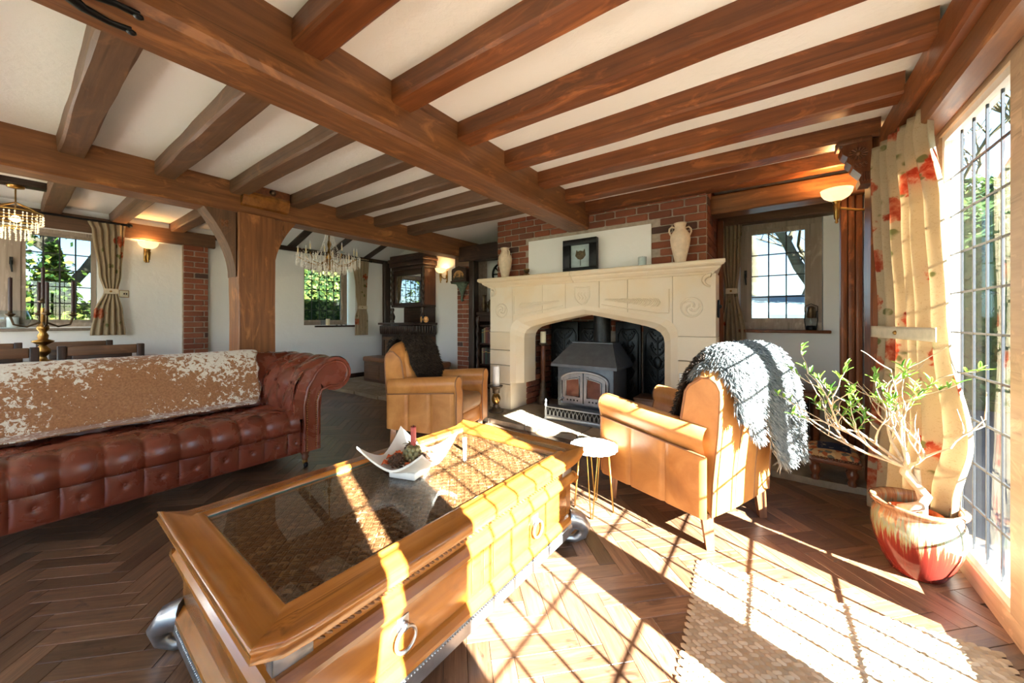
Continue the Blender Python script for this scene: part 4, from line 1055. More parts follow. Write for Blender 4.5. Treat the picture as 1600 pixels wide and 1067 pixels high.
# ---- coffee table (local: long axis y, turned slightly)
TZ = .455
ct = thing('coffee_table', 'honey coloured opium style coffee table with woven top under glass', 'coffee table', (-1.272, 1.045, 0), math.radians(-1.7))
hx, hy = .445, .745; gx, gy_ = .33, .638
def weave_mat(name, c1, c2, c3, s):
    m, N, L, b = new_mat(name); setp(b, .4, 0, .4)
    oi = N.new('ShaderNodeObjectInfo'); v = coords(N, L); n = noise_(N, L, v, 7, 4, .6, .5); ge = N.new('ShaderNodeNewGeometry')
    c = ramp(N, L, ge.outputs['Random Per Island'], [(0, c1), (.8, c2), (1, c3)]); L.new(mixc(N, L, mathn(N, L, 'MULTIPLY', n, .45), c, c1), b.inputs['Base Color']); return m
M['weave'] = weave_mat('woven_cane', (.075, .027, .010), (.17, .072, .028), (.30, .16, .075), 1)
def top_frame():
    # mitred frame whose two ends sweep up
    mb = MB(); prof = [(0, -.030), (.004, -.012), (.0, -.004), (.012, .004), (.022, .0065), (.078, .0065), (.088, .016), (.102, .016), (.112, .006), (.115, -.012)]
    for side in range(4):
        long_ = side % 2 == 0
        sx = 1 if side in (0,) else -1
        vs = []; n = 24
        for i in range(n+1):
            t = i/n
            for (o_, z) in prof:
                if long_:
                    x = sx*(hx-o_); y = (-1+2*t)*(hy-o_)
                else:
                    sgn = 1 if side == 1 else -1
                    y = sgn*(hy-o_); x = (-1+2*t)*(hx-o_)
                e = max(0, (abs(y)-(hy-.10))/.10); zz = TZ+z+.034*e**2*(1 if o_ < .1 else .6)
                vs.append((x, y, zz))
        m_ = len(prof)
        fs = [(i*m_+k, (i+1)*m_+k, (i+1)*m_+k+1, i*m_+k+1) for i in range(n) for k in range(m_-1)]
        MB().add(vs, fs, True).build('top_rail', M['tab'+('y' if long_ else 'x')], ct)
top_frame()
sb = MB().box(-gx-.01, gx+.01, -gy_-.01, gy_+.01, TZ-.035, TZ-.017); sb.build('woven_bed', plain('cane_bed', (.06, .024, .01), .5), ct)
wv = MB(); P_ = .0222; rr = random.Random(4)
for i in range(int(2*gx/P_)):
    for j in range(int(2*gy_/P_)):
        x, y = -gx+P_*(i+.5), -gy_+P_*(j+.5); a = PI/4 if (i+j) % 2 else -PI/4
        l, w_ = .0135, .0036; ca, sa = math.cos(a), math.sin(a); z = TZ-.0165
        for k3 in (-1, 0, 1):
            o3 = k3*.0082; q = [(-l, o3-w_), (l, o3-w_), (l, o3+w_), (-l, o3+w_)]; r = [(-l*.5, o3-w_*.6), (l*.5, o3-w_*.6), (l*.5, o3+w_*.6), (-l*.5, o3+w_*.6)]
            vs = [(x+a_*ca-b_*sa, y+a_*sa+b_*ca, z) for a_, b_ in q]+[(x+a_*ca-b_*sa, y+a_*sa+b_*ca, z+.004) for a_, b_ in r]
            wv.add(vs, [(0,1,5,4),(1,2,6,5),(2,3,7,6),(3,0,4,7),(4,5,6,7)], True)
wv.build('woven_strands', M['weave'], ct, kind='stuff')
MB().box(-gx, gx, -gy_, gy_, TZ-.004, TZ+.002).build('glass_top', M['tglass'], ct)
edge_g = plain('glass_edge_green', (.10, .30, .28), .15, 0, .6)
for (a, b, c, d) in ((-gx, gx, -gy_-.002, -gy_), (-gx, gx, gy_, gy_+.002), (-gx-.002, -gx, -gy_, gy_), (gx, gx+.002, -gy_, gy_)): MB().box(a, b, c, d, TZ-.004, TZ+.0022).build('glass_edge', edge_g, ct)
bx_, by_ = .395, .685
MB().box(-bx_, bx_, -by_, by_, .345, TZ-.028).build('frieze', M['taby'], ct)
for s in (-1, 1):
    fz = MB()
    nst = 62
    for i in range(nst):
        y = -by_+.10+(2*by_-.20)*i/(nst-1); q = .012*(1 if i % 2 else -1)
        for zc, dz in ((.405, 1), (.383, -1)): fz.tube([(s*(bx_+.001), y-.011, zc-.009*dz), (s*(bx_+.004), y, zc), (s*(bx_+.001), y+.011, zc+.009*dz)], [.003, .0042, .003], 4)
    fz.build('woven_frieze', M['weave'], ct, kind='stuff')
    for e in (-1, 1):
        MB().rbox(min(s*(bx_-.03), s*(bx_+.005)), max(s*(bx_-.03), s*(bx_+.005)), min(e*(by_-.085), e*(by_+.004)), max(e*(by_-.085), e*(by_+.004)), .362, .425, .003).build('corner_plate', M['pewter'], ct)
    # moulding below the frieze
    MB().prism([(s*bx_, .362), (s*(bx_+.012), .358), (s*(bx_+.03), .340), (s*(bx_+.032), .328), (s*(bx_+.01), .318), (s*bx_, .312)], -by_-.03, by_+.03, 'y').build('moulding', M['taby'], ct)
    MB().prism([(s*bx_, .155), (s*(bx_+.012), .150), (s*(bx_+.028), .137), (s*(bx_+.03), .125), (s*bx_, .125)], -by_-.028, by_+.028, 'y').build('moulding', M['taby'], ct)
    MB().prism([(s*(by_), .362), (s*(by_+.012), .358), (s*(by_+.03), .340), (s*(by_+.032), .328), (s*(by_+.01), .318), (s*by_, .312)], -bx_-.03, bx_+.03, 'x').build('moulding', M['tabx'], ct)
    MB().prism([(s*(by_), .155), (s*(by_+.028), .137), (s*(by_+.03), .125), (s*by_, .125)], -bx_-.028, bx_+.028, 'x').build('moulding', M['tabx'], ct)
    for k in range(2):   # drawers and end stiles on the long sides
        ya, yb = (-by_+.05, -.065) if k == 0 else (.065, by_-.05)
        d_ = MB().rbox(min(s*(bx_-.01), s*(bx_+.006)), max(s*(bx_-.01), s*(bx_+.006)), ya, yb, .162, .305, .003).build('drawer', M['taby'], ct)
        yc_ = (ya+yb)/2
        sub(MB().rbox(min(s*(bx_+.005), s*(bx_+.009)), max(s*(bx_+.005), s*(bx_+.009)), yc_-.02, yc_+.02, .235, .285, .001), 'back_plate', M['pewter'], d_)
        sub(MB().tube([(s*(bx_+.016+.012*math.sin(PI*i/16)*0+.006), yc_+.034*math.cos(2*PI*i/20), .225+.034*math.sin(2*PI*i/20)) for i in range(20)], .0055, 7, True), 'ring_pull', M['pewter'], d_)
        sub(MB().ball((s*(bx_+.018), yc_, .262), .012, 8, 6), 'ring_boss', M['pewter'], d_)
    for ya, yb in ((-.055, -.008), (.008, .055)): MB().rbox(min(s*(bx_-.01), s*(bx_+.005)), max(s*(bx_-.01), s*(bx_+.005)), ya, yb, .165, .305, .003).build('stile_panel', M['taby'], ct)
    MB().rbox(-bx_+.06, bx_-.06, min(s*(by_-.01), s*(by_+.006)), max(s*(by_-.01), s*(by_+.006)), .17, .30, .004).build('end_panel', M['tabx'], ct)
MB().box(-bx_, bx_, -by_, by_, .125, .345).build('carcass', M['taby'], ct)
for s in (-1, 1):
    MB().box(min(s*(bx_-.02), s*(bx_+.03)), max(s*(bx_-.02), s*(bx_+.03)), -by_+.07, by_-.07, .068, .124).build('silver_apron', M['pewter'], ct)
    MB().box(-bx_+.07, bx_-.07, min(s*(by_-.02), s*(by_+.03)), max(s*(by_-.02), s*(by_+.03)), .068, .124).build('silver_apron', M['pewter'], ct)
    bd = MB()
    for i in range(110): bd.ball((s*(bx_+.031), -by_+.08+(2*by_-.16)*i/109, .116), .0045, 5, 4)
    for i in range(60): bd.ball((-bx_+.08+(2*bx_-.16)*i/59, s*(by_+.031), .116), .0045, 5, 4)
    bd.build('beading', M['pewter'], ct, kind='stuff')
    for e in (-1, 1):     # curled feet
        x0, y0 = s*bx_, e*by_
        path = [(x0-s*.01, y0-e*.01, .125), (x0+s*.03, y0+e*.03, .11), (x0+s*.052, y0+e*.052, .075), (x0+s*.045, y0+e*.045, .035), (x0+s*.015, y0+e*.015, .016), (x0-s*.015, y0-e*.015, .022), (x0-s*.02, y0-e*.02, .042)]
        MB().tube(path, [.052, .046, .036, .027, .02, .016, .012], 12).build('foot', M['pewter'], ct)
        MB().rbox(min(x0-s*.075, x0+s*.03), max(x0-s*.075, x0+s*.03), min(y0-e*.075, y0+e*.03), max(y0-e*.075, y0+e*.03), .07, .126, .01).build('foot_block', M['pewter'], ct)
# small brass figurine lying under the far end of the glass: seen as a pale stub candle and lizard on the woven bed
sm_ = thing('stub_candle', 'small pale stub candle standing at the far end of the glass table top', 'candle', (-1.36, 1.46, TZ+.002)); candle(sm_, 0, 0, 0, .055, .011, M['wax'], 'wax')

# ---- square bowl with pine cones
bl = thing('square_bowl', 'pale marbled square bowl with swept up corners on the coffee table', 'bowl', (-1.335, 1.075, TZ+.002), math.radians(18))
M['marble'] = plain('crackled_cream', (.66, .63, .58), .3, 0, .5, .12, 9)
B_ = .158
def bowl(u, v, d=0):
    x, y = (2*u-1), (2*v-1); m_ = max(abs(x), abs(y)); r2 = (x*x+y*y)
    return (x*B_*(1-.10*(1-abs(x*y))*m_), y*B_*(1-.10*(1-abs(x*y))*m_), .038+.012*m_**3+.068*(abs(x*y))**1.5+.02*r2-d)
mb = MB().grid(lambda u, v: bowl(u, v, 0), 25, 25); mb.grid(lambda u, v: bowl(u, v, .010), 25, 25)
ed = [(i/24, 0) for i in range(25)]+[(1, i/24) for i in range(1, 25)]+[(1-i/24, 1) for i in range(1, 25)]+[(0, 1-i/24) for i in range(1, 24)]
mb.add([bowl(u, v, 0) for u, v in ed]+[bowl(u, v, .010) for u, v in ed], [(i, (i+1) % 96, 96+(i+1) % 96, 96+i) for i in range(96)])
mb.build('dish', M['marble'], bl); MB().rbox(-.065, .065, -.065, .065, 0, .032, .004).build('foot', M['marble'], bl)
M['cone'] = plain('pine_cone_brown', (.10, .05, .03), .8, 0, .2, .5, 60)
def cone(loc, r, lab, tilt, mat, nm='pine_cone'):
    t = thing(nm, lab, 'pine cone', loc, R.uniform(0, 6), 'cones in the square bowl'); t.rotation_euler[0] = tilt
    MB().ball((0, 0, r), r*.62, 10, 7, (1, 1, 1.25)).build('core', mat, t)
    s_ = MB()
    for i in range(48):
        f = (i+.5)/48; a = i*2.39996; zz = r*(.25+1.55*f); rad = r*(.3+.72*math.sin(PI*min(1, f*.85+.12)))*(1-.25*f)
        c = Vector((rad*math.cos(a), rad*math.sin(a), zz)); o_ = Vector((math.cos(a), math.sin(a), .5)).normalized()
        s_.ball(c, r*.19, 6, 4, (1.1, 1.1, .45))
    s_.build('scales', mat, t, kind='stuff'); return t
bz = TZ+.05
bc = Vector((-1.335, 1.075, 0))
def inb(dx, dy, z=0): return (bc.x+dx, bc.y+dy, bz+z)
cone(inb(.0, -.085), .036, 'brown pine cone at the near side of the bowl', .35, M['cone'])
cone(inb(.085, .0), .033, 'brown pine cone at the right of the bowl', .2, M['cone'])
cone(inb(-.07, .07), .032, 'brown pine cone behind the artichoke candle holder', .3, M['cone'])
ah = thing('artichoke_holder', 'gilded artichoke shaped candle holder among the pine cones', 'candle holder', inb(.01, .01, -.004))
gm = plain('dull_gilt', (.30, .25, .12), .45, .5, .5, .4, 40)
MB().ball((0, 0, .04), .036, 12, 8, (1, 1, 1.1)).build('core', gm, ah)
s_ = MB()
for k in range(5):
    for i in range(9):
        a = 2*PI*(i+.5*(k % 2))/9; zz = .012+.013*k; rr_ = .036*math.sin(PI*(.2+.15*k))+.004; s_.ball((rr_*math.cos(a), rr_*math.sin(a), zz), .013, 6, 5, (.9, .9, 1.2))
s_.build('leaf_scales', gm, ah, kind='stuff')
for i in range(6):
    a = 2*PI*i/6; MB().grid(lambda u, v, a=a: ((.012+.04*v)*math.cos(a+(u-.5)*.8*(1-v)), (.012+.04*v)*math.sin(a+(u-.5)*.8*(1-v)), .078+.018*math.sin(v*2.4)), 5, 6).build('collar_leaf', gm, ah)
c = thing('taper_candle', 'short red taper candle in the artichoke holder', 'candle', inb(.01, .01, .078)); candle(c, 0, 0, 0, .085, .0125, M['waxred'], 'wax')
org = plain('orange_potpourri', (.58, .13, .045), .75, 0, .2, .35, 40)
rr = random.Random(8)
for i in range(14):
    a = rr.uniform(0, 6.28); d = rr.uniform(.045, .115); t_ = MB(TR(0, 0, 0, rr.uniform(0, 6), rr.uniform(-.3, .3), rr.uniform(-.3, .3)))
    t_.grid(lambda u, v: (.03*(u-.5)*(1.6-abs(v-.5)), .022*(v-.5), .008*math.sin(u*5)*math.cos(v*4)), 7, 6)
    o = tag(t_.build('dried_petal', org), 'curled orange dried petal in the square bowl', 'petal', 'orange petals in the bowl'); o.location = inb(d*math.cos(a), d*math.sin(a), .006+.02*d/.1); sm2 = o.modifiers.new('t', 'SOLIDIFY'); sm2.thickness = .003

# ---- hairpin side table
ht = thing('side_table', 'small round white scalloped side table on gold hairpin legs', 'side table', (-.885, 2.09, 0))
def scal(a): return .135+.007*abs(math.sin(9*a))
pts = [(scal(2*PI*i/108)*math.cos(2*PI*i/108), scal(2*PI*i/108)*math.sin(2*PI*i/108)) for i in range(108)]
MB().prism(pts, .372, .392, 'z').build('table_top', plain('white_marble', (.85, .83, .80), .25, 0, .5, .05, 8), ht)
for a in (.3, 1.87, 3.44, 5.01):
    c, s = math.cos(a), math.sin(a); b_ = Vector((.115*c, .115*s, .004)); tx = Vector((-s, c, 0))
    MB().tube([Vector((.085*c, .085*s, .373))+tx*.032, b_+tx*.005, b_-tx*.005, Vector((.085*c, .085*s, .373))-tx*.032], .0038, 6).build('hairpin_leg', M['gold'], ht)

# ---- jute rug
rug_m = wool_mat('natural_jute', (.33, .235, .135), (.50, .38, .24), (.60, .49, .34))
rg = thing('jute_rug', 'chunky braided natural jute rug lying in the sun', 'rug', (.21, 1.26, 0), math.radians(3.5))
RWx, RWy = .45, .72
MB().rbox(-RWx+.01, RWx-.01, -RWy+.01, RWy-.01, .0005, .006, .002).build('backing', plain('jute_backing', (.36, .26, .16), .9), rg)
br_ = MB(); vs, fs = [], []
rr = random.Random(2); stp = .0175; nx_ = int(2*RWx/.031); ny_ = int(2*RWy/stp)
for j in range(ny_):
    for i in range(nx_+1):
        x = -RWx+.031*(i+(.5 if j % 2 else 0)); y = -RWy+stp*(j+.5); a = .5 if j % 2 else -.5; a += rr.uniform(-.1, .1); l, w_, h = .021, .0125, .010+rr.uniform(-.001, .002)
        ca, sa = math.cos(a), math.sin(a); k = len(vs)
        for (p_, q_, zz) in ((-1, 0, .002), (-.5, -1, .003), (.5, -1, .003), (1, 0, .002), (.5, 1, .003), (-.5, 1, .003), (-.5, 0, h), (.5, 0, h)):
            vs.append((x+l*p_*ca-w_*q_*sa, y+l*p_*sa+w_*q_*ca, zz))
        fs += [(k, k+1, k+6), (k+1, k+2, k+7, k+6), (k+2, k+3, k+7), (k+3, k+4, k+7), (k+4, k+5, k+6, k+7), (k+5, k, k+6)]
br_.add(vs, fs, True); br_.build('braids', rug_m, rg, kind='stuff')

# ---- glazed pot and the little tree
def pot_mat():
    m, N, L, b = new_mat('drip_glaze'); setp(b, .12, 0, .6)
    v = coords(N, L); sp = N.new('ShaderNodeSeparateXYZ'); L.new(v, sp.inputs[0])
    at = N.new('ShaderNodeMath'); at.operation = 'ARCTAN2'; L.new(sp.outputs[1], at.inputs[0]); L.new(sp.outputs[0], at.inputs[1])
    cx = N.new('ShaderNodeCombineXYZ'); L.new(mathn(N, L, 'MULTIPLY', at.outputs[0], 6.0), cx.inputs[0]); L.new(mathn(N, L, 'MULTIPLY', sp.outputs[2], 2.0), cx.inputs[2])
    n = noise_(N, L, cx.outputs[0], 2.2, 5, .7, .2); h = mathn(N, L, 'ADD', sp.outputs[2], mathn(N, L, 'MULTIPLY', mathn(N, L, 'SUBTRACT', n, .5), .42))
    c = ramp(N, L, mathn(N, L, 'MULTIPLY', h, 2.6), [(.25, (.16, .018, .012)), (.44, (.20, .025, .014)), (.53, (.25, .24, .11)), (.62, (.20, .25, .19)), (.72, (.34, .17, .08)), (.86, (.23, .10, .05))])
    L.new(c, b.inputs['Base Color']); bump(N, L, b, n, .12, .004); return m
po = thing('glazed_pot', 'round red plant pot with dripped green and brown glaze by the window', 'pot', (.532, 2.43, 0))
pf_ = [(.115, 0), (.125, .006), (.165, .06), (.205, .14), (.218, .20), (.212, .255), (.196, .285), (.205, .296), (.222, .305), (.226, .316), (.215, .322), (.19, .318), (.178, .30), (.18, .27), (.19, .23)]
PR = .158/.226
MB().lathe([(r*PR, z) for r, z in pf_], 48, cap=False).build('body', pot_mat(), po)
MB().lathe([(.001, .005), (.08, .005)], 24, cap=False).build('underside', M['terra'], po)
MB().lathe([(.13, .235), (.07, .245), (.001, .248)], 24, cap=False).build('soil', plain('potting_soil', (.05, .03, .02), .95, 0, .1, .5, 60, .6), po)
tp = thing('inner_planter', 'orange plastic planter rim sunk inside the glazed pot', 'planter', (.525, 2.42, .25)); MB().lathe([(.085, -.0), (.09, .02), (.093, .028), (.086, .028), (.08, .0)], 24, cap=False).build('rim', org, tp)
tr = thing('potted_tree', 'twisted pale stemmed little tree with narrow green leaves', 'plant', (.525, 2.42, .248))
bark = plain('pale_bark', (.50, .38, .26), .8, 0, .2, .25, 40)
MB().tube([(-.03, .0, 0), (-.045, -.02, .04), (.01, -.04, .075), (.035, -.01, .11), (.005, .02, .15), (-.03, .01, .20), (-.02, 0, .25)], [.022, .021, .02, .018, .018, .02, .016], 10).build('trunk', bark, tr)
MB().tube([(.03, .02, 0), (.035, .03, .06), (.015, .03, .14), (.01, .02, .22)], [.016, .015, .014, .012], 8).build('trunk', bark, tr)
lm = []
def leafm(name, a, b_):
    m, N, L, b = new_mat(name); setp(b, .45, 0, .4); ge = N.new('ShaderNodeNewGeometry'); oi = N.new('ShaderNodeObjectInfo')
    c = ramp(N, L, oi.outputs['Random'], [(0, a), (1, b_)]); L.new(c, b.inputs['Base Color'])
    t_ = N.new('ShaderNodeBsdfTranslucent'); L.new(c, t_.inputs[0]); mx = N.new('ShaderNodeMixShader'); mx.inputs[0].default_value = .35
    L.new(b.outputs[0], mx.inputs[1]); L.new(t_.outputs[0], mx.inputs[2]); L.new(mx.outputs[0], N['Material Output'].inputs[0]); return m
lfm = leafm('leaf_green', (.07, .20, .03), (.26, .42, .06))
lme = MB().grid(lambda u, v: ((v-.0)*1.0, (u-.5)*.24*math.sin(PI*min(1, v*.94+.05))**.8, .10*math.sin(v*2.5)+abs(u-.5)*.12), 5, 7).mesh('leaf', lfm)
rr = random.Random(21); nleaf = 0
def twig(p, d, l, r, depth):
    global nleaf
    pts = [p.copy()]; q = p.copy(); dd = d.copy()
    for i in range(5):
        dd = (dd+Vector((rr.uniform(-.32, .32), rr.uniform(-.32, .32), rr.uniform(-.14, .24)))).normalized(); q = q+dd*l/5; pts.append(q.copy())
    for p_ in pts:                      # stay inside the room
        if p_.x > .15: p_.x = .15
    MB().tube(pts, [r*(1-.13*i) for i in range(6)], 5).build('twig', bark, tr)
    if depth > 0:
        for i in (2, 3, 5):
            nd = (dd+Vector((rr.uniform(-.8, .8), rr.uniform(-.8, .8), rr.uniform(-.25, .6)))).normalized(); twig(pts[i], nd, l*.68, r*.6, depth-1)
    else:
        for i in range(3, 6):
            for k in range(3):
                if nleaf >= 300: return
                a = rr.uniform(0, 6.28); dv = (dd*.7+Vector((math.cos(a), math.sin(a), rr.uniform(-.2, .5)))*.8).normalized(); s_ = rr.uniform(.032, .052)
                Mx = Matrix.Translation(pts[i]) @ dv.to_track_quat('X', 'Z').to_matrix().to_4x4() @ Matrix.Scale(s_, 4); inst('leaf', lme, tr, Mx); nleaf += 1
for d, l in (((-.8, -.15, .38), .34), ((-.7, .2, .75), .34), ((-.3, -.5, .8), .30), ((.15, -.2, .9), .28), ((-.95, .1, .15), .36), ((.1, .5, .7), .26), ((.35, -.6, .5), .24), ((-.45, .3, .5), .30)):
    twig(Vector((-.02, 0, .22)), Vector(d).normalized(), l*1.02, .0085, 2)

# ---- footstool and nest of tables on the hearth
fs_ = thing('footstool', 'small carved footstool with a tapestry cushion top', 'footstool', (.345, 3.40, ZH), math.radians(-4))
for x in (-.10, .09):
    for y in (-.12, .12): MB().lathe([(.022, 0), (.026, .02), (.018, .035), (.03, .06), (.033, .085), (.022, .1), (.03, .115), (.032, .13)], 12, (x, y, 0)).build('leg', M['mahz'], fs_)
MB().rbox(-.15, .135, -.16, .16, .125, .17, .008).build('apron', M['mahx'], fs_)
d = MB()
for i in range(15): d.ball((-.145+.0195*i, -.162, .165), .011, 6, 5); d.ball((-.152, -.155+.022*i, .165), .011, 6, 5)
d.build('bead_trim', M['mahx'], fs_, kind='stuff')
def tap_mat():
    m, N, L, b = new_mat('tapestry'); setp(b, .9, 0, .15)
    v = coords(N, L); sp = N.new('ShaderNodeSeparateXYZ'); L.new(v, sp.inputs[0])
    w1 = N.new('ShaderNodeTexVoronoi'); w1.inputs['Scale'].default_value = 34; L.new(v, w1.inputs[0])
    bo = ramp(N, L, w1.outputs['Color'], [(0, (.42, .26, .12)), (.35, (.45, .32, .17)), (.5, (.30, .09, .04)), (.7, (.12, .12, .10)), (1, (.5, .38, .22))], 'CONSTANT')
    cxn = ramp(N, L, mathn(N, L, 'ABSOLUTE', sp.outputs[0]), [(.085, (1,1,1)), (.09, (0,0,0))]); cyn = ramp(N, L, mathn(N, L, 'ABSOLUTE', sp.outputs[1]), [(.095, (1,1,1)), (.10, (0,0,0))])
    inn = mathn(N, L, 'MULTIPLY', cxn, cyn); n = noise_(N, L, v, 28, 2)
    navy = ramp(N, L, n, [(.60, (.018, .026, .06)), (.66, (.30, .27, .2))]); L.new(mixc(N, L, inn, bo, navy), b.inputs['Base Color']); bump(N, L, b, noise_(N, L, v, 300, 2), .4, .002); return m
MB().grid(lambda u, v: (-.15+.285*u, -.16+.32*v, .168+.055*(max(0, math.sin(PI*u)*math.sin(PI*v)))**.28), 24, 24).build('cushion', tap_mat(), fs_)
nt_ = thing('nest_of_tables', 'mahogany nest of tables with fluted legs behind the fleece armchair', 'table', (.085, 4.08, ZH))
MB().rbox(-.27, .25, -.23, .23, .50, .525, .006).build('top', M['mahx'], nt_); MB().rbox(-.25, .23, -.21, .21, .44, .50, .004).build('apron', M['mahx'], nt_)
for x in (-.225, .205):
    for y in (-.19, .19):
        l = MB().lathe([(.014, 0), (.02, .012), (.012, .03), (.02, .05), (.02, .44)], 14, (x, y, 0)).build('leg', M['mahz'], nt_)
for k in range(4): MB().rbox(-.24, .22, -.213, -.209, .447+k*.012, .454+k*.012, .001).build('reeding', M['mahx'], nt_)
MB().rbox(-.17, .15, -.2, .2, .41, .43, .005).build('inner_table_top', M['mahx'], nt_)
for x in (-.12, .05, .10):
    MB().lathe([(.013, 0), (.019, .012), (.011, .03), (.019, .05), (.017, .41)], 12, (x, -.17, 0)).build('inner_leg', M['mahz'], nt_)
MB().rbox(-.20, .18, .15, .165, .05, .43, .004).build('inner_back', M['darkx'], nt_)
# ================================================================ CURTAINS
def floral(name, base, transl):
    m, N, L, b = new_mat(name); setp(b, .85, 0, .15)
    v = coords(N, L); nz = noise_(N, L, v, 22, 4, .6, .4); wob = noise_(N, L, v, 9, 3)
    mp = N.new('ShaderNodeVectorMath'); mp.operation = 'SCALE'; mp.inputs['Scale'].default_value = 4.2; L.new(v, mp.inputs[0])
    vo = N.new('ShaderNodeTexVoronoi'); vo.inputs['Scale'].default_value = 1; vo.inputs['Randomness'].default_value = .8; L.new(mp.outputs[0], vo.inputs[0])
    dist = mathn(N, L, 'ADD', vo.outputs['Distance'], mathn(N, L, 'MULTIPLY', mathn(N, L, 'SUBTRACT', nz, .5), .28))
    fm = ramp(N, L, dist, [(.30, (1,1,1)), (.335, (0,0,0))])
    flow = ramp(N, L, nz, [(.35, (.34, .05, .025)), (.5, (.48, .14, .07)), (.65, (.58, .33, .20))])
    vo2 = N.new('ShaderNodeTexVoronoi'); vo2.inputs['Scale'].default_value = 2.3; vo2.inputs['Randomness'].default_value = 1; L.new(mp.outputs[0], vo2.inputs[0])
    d2 = mathn(N, L, 'ADD', vo2.outputs['Distance'], mathn(N, L, 'MULTIPLY', mathn(N, L, 'SUBTRACT', wob, .5), .5))
    lmk = mathn(N, L, 'MULTIPLY', ramp(N, L, d2, [(.2, (1,1,1)), (.25, (0,0,0))]), ramp(N, L, dist, [(.5, (1,1,1)), (.6, (0,0,0))]))
    c = mixc(N, L, lmk, base, (.19, .19, .08))
    sk = noise_(N, L, v, 60, 3, .7, 2.0); c = mixc(N, L, mathn(N, L, 'MULTIPLY', ramp(N, L, sk, [(.58, (0,0,0)), (.63, (1,1,1))]), .35), c, (.30, .20, .10))
    c = mixc(N, L, fm, c, flow)
    L.new(c, b.inputs['Base Color']); bump(N, L, b, noise_(N, L, v, 300, 2), .2, .001)
    t_ = N.new('ShaderNodeBsdfTranslucent'); L.new(c, t_.inputs[0]); mx = N.new('ShaderNodeMixShader'); mx.inputs[0].default_value = transl
    L.new(b.outputs[0], mx.inputs[1]); L.new(t_.outputs[0], mx.inputs[2]); L.new(mx.outputs[0], N['Material Output'].inputs[0]); return m
M['floral'] = floral('floral_linen', (.50, .40, .27), .42)
M['linen'] = plain('cream_linen', (.58, .49, .36), .85, 0, .15, .08, 30, .3, 200)
def curtain(label, P0, P1, nrm, z0, z1, widths, folds, amp, tie=None, nseg=90, nz_=60, heading=.06):
    """hangs between plan points P0 and P1 (functions of z through widths: list of (z, f0, f1, amp scale))"""
    t = thing('curtain', label, 'curtain', ((P0[0]+P1[0])/2, (P0[1]+P1[1])/2, z0))
    nv = Vector((*nrm, 0))
    def at(z):
        ws = widths
        if z <= ws[0][0]: return ws[0][1:]
        for a, b in zip(ws, ws[1:]):
            if a[0] <= z <= b[0]:
                k = (z-a[0])/(b[0]-a[0]); k = k*k*(3-2*k); return tuple(a[i]+(b[i]-a[i])*k for i in (1, 2, 3))
        return ws[-1][1:]
    def fn(u, v):
        z = z0+(z1-z0)*v; f0, f1, s_ = at(z); f = f0+(f1-f0)*u
        p = Vector((P0[0]+(P1[0]-P0[0])*f, P0[1]+(P1[1]-P0[1])*f, z))
        w_ = math.sin(2*PI*folds*u+1.2*noise.noise(Vector((u*3, z*1.2, 4))))*(.8+.4*noise.noise(Vector((u*5, z*.8, 9))))
        return p+nv*amp*s_*w_
    t_ = MB().grid(fn, nseg, nz_).build('drape', M['floral'], t, world=True)
    md = t_.modifiers.new('thickness', 'SOLIDIFY'); md.thickness = .003
    if tie:
        f0, f1, s_ = at(tie)
        def band(u, v):
            f = f0+.0+(f1-f0)*u; p = Vector((P0[0]+(P1[0]-P0[0])*f, P0[1]+(P1[1]-P0[1])*f, tie-.04+.065*v)); return p+nv*(amp*s_+.016)
        b_ = MB().grid(band, 24, 5).build('tieback', M['linen'], t, world=True); md = b_.modifiers.new('thickness', 'SOLIDIFY'); md.thickness = .004
        if tie > 1.05: sub(MB(Matrix.Translation(-t.location)).ball(band(.45, .5), .012, 8, 6), 'button', M['brass'], b_)
    return t
curtain('floor length flowered curtain blazing in the sun at the tall glazing', (.50, 3.10), (.66, 2.36), (-.97, -.23), .015, 2.19,
        [(.0, -.02, .80, 1.25), (.35, -.0, .92, 1.15), (.62, .03, 1.02, 1.0), (1.05, .09, .86, .6), (1.16, .09, .84, .6), (1.7, .04, .78, .8), (2.08, .02, .68, .8), (2.19, .0, .70, .5)], 6, .042, 1.09, 150, 80)
curtain('flowered curtain at the near end of the tall glazing, behind the camera', (.59, .085), (.63, -.62), (-1, 0), .015, 2.19, [(0, .06, 1, 1), (.9, .05, 1, 1), (1.3, 0, 1, 1), (2.19, -.02, 1, 1)], 8, .03)
curtain('flowered tied curtain beside the dining window', (XL+.10, .60), (XL+.10, .90), (1, 0), .97, 2.31,
        [(.97, .0, .95, 1), (1.25, .1, .88, 1), (1.49, .36, .74, .5), (1.7, .22, .84, .9), (2.2, .05, .92, 1), (2.31, -.07, .95, .7)], 5, .022, 1.5)
curtain('flowered tied curtain beside the chandelier window', (XL+.10, 3.86), (XL+.10, 4.19), (1, 0), .86, 2.33,
        [(.86, .12, .95, 1), (1.2, .12, .95, 1), (1.4, .28, .85, .6), (1.7, .15, .88, .9), (2.33, -.05, 1, .8)], 5, .022, 1.4)
curtain('flowered tied curtain left of the recess window', (-.47, 4.60), (-.22, 4.60), (0, -1), .60, 2.30,
        [(.6, .0, 1.0, 1), (1.0, .02, .95, 1), (1.46, .2, .64, .5), (1.8, .08, .75, .9), (2.2, .05, .8, .9), (2.30, -.02, 1.0, .7)], 5, .026, 1.47)
def pole(label, a, b, r, mat, finial=True):
    a, b = Vector(a), Vector(b); t = thing('curtain_pole', label, 'curtain pole', a)
    MB().tube([(0, 0, 0), b-a], r, 8).build('rod', mat, t)
    if finial:
        for q in ((0, 0, 0), b-a): MB().ball(q, r*2.2, 10, 7).build('finial', mat, t)
pole('steel curtain rail along the tall glazing', (.612, -.6, 2.178), (.612, 3.06, 2.178), .011, M['steel'], False)
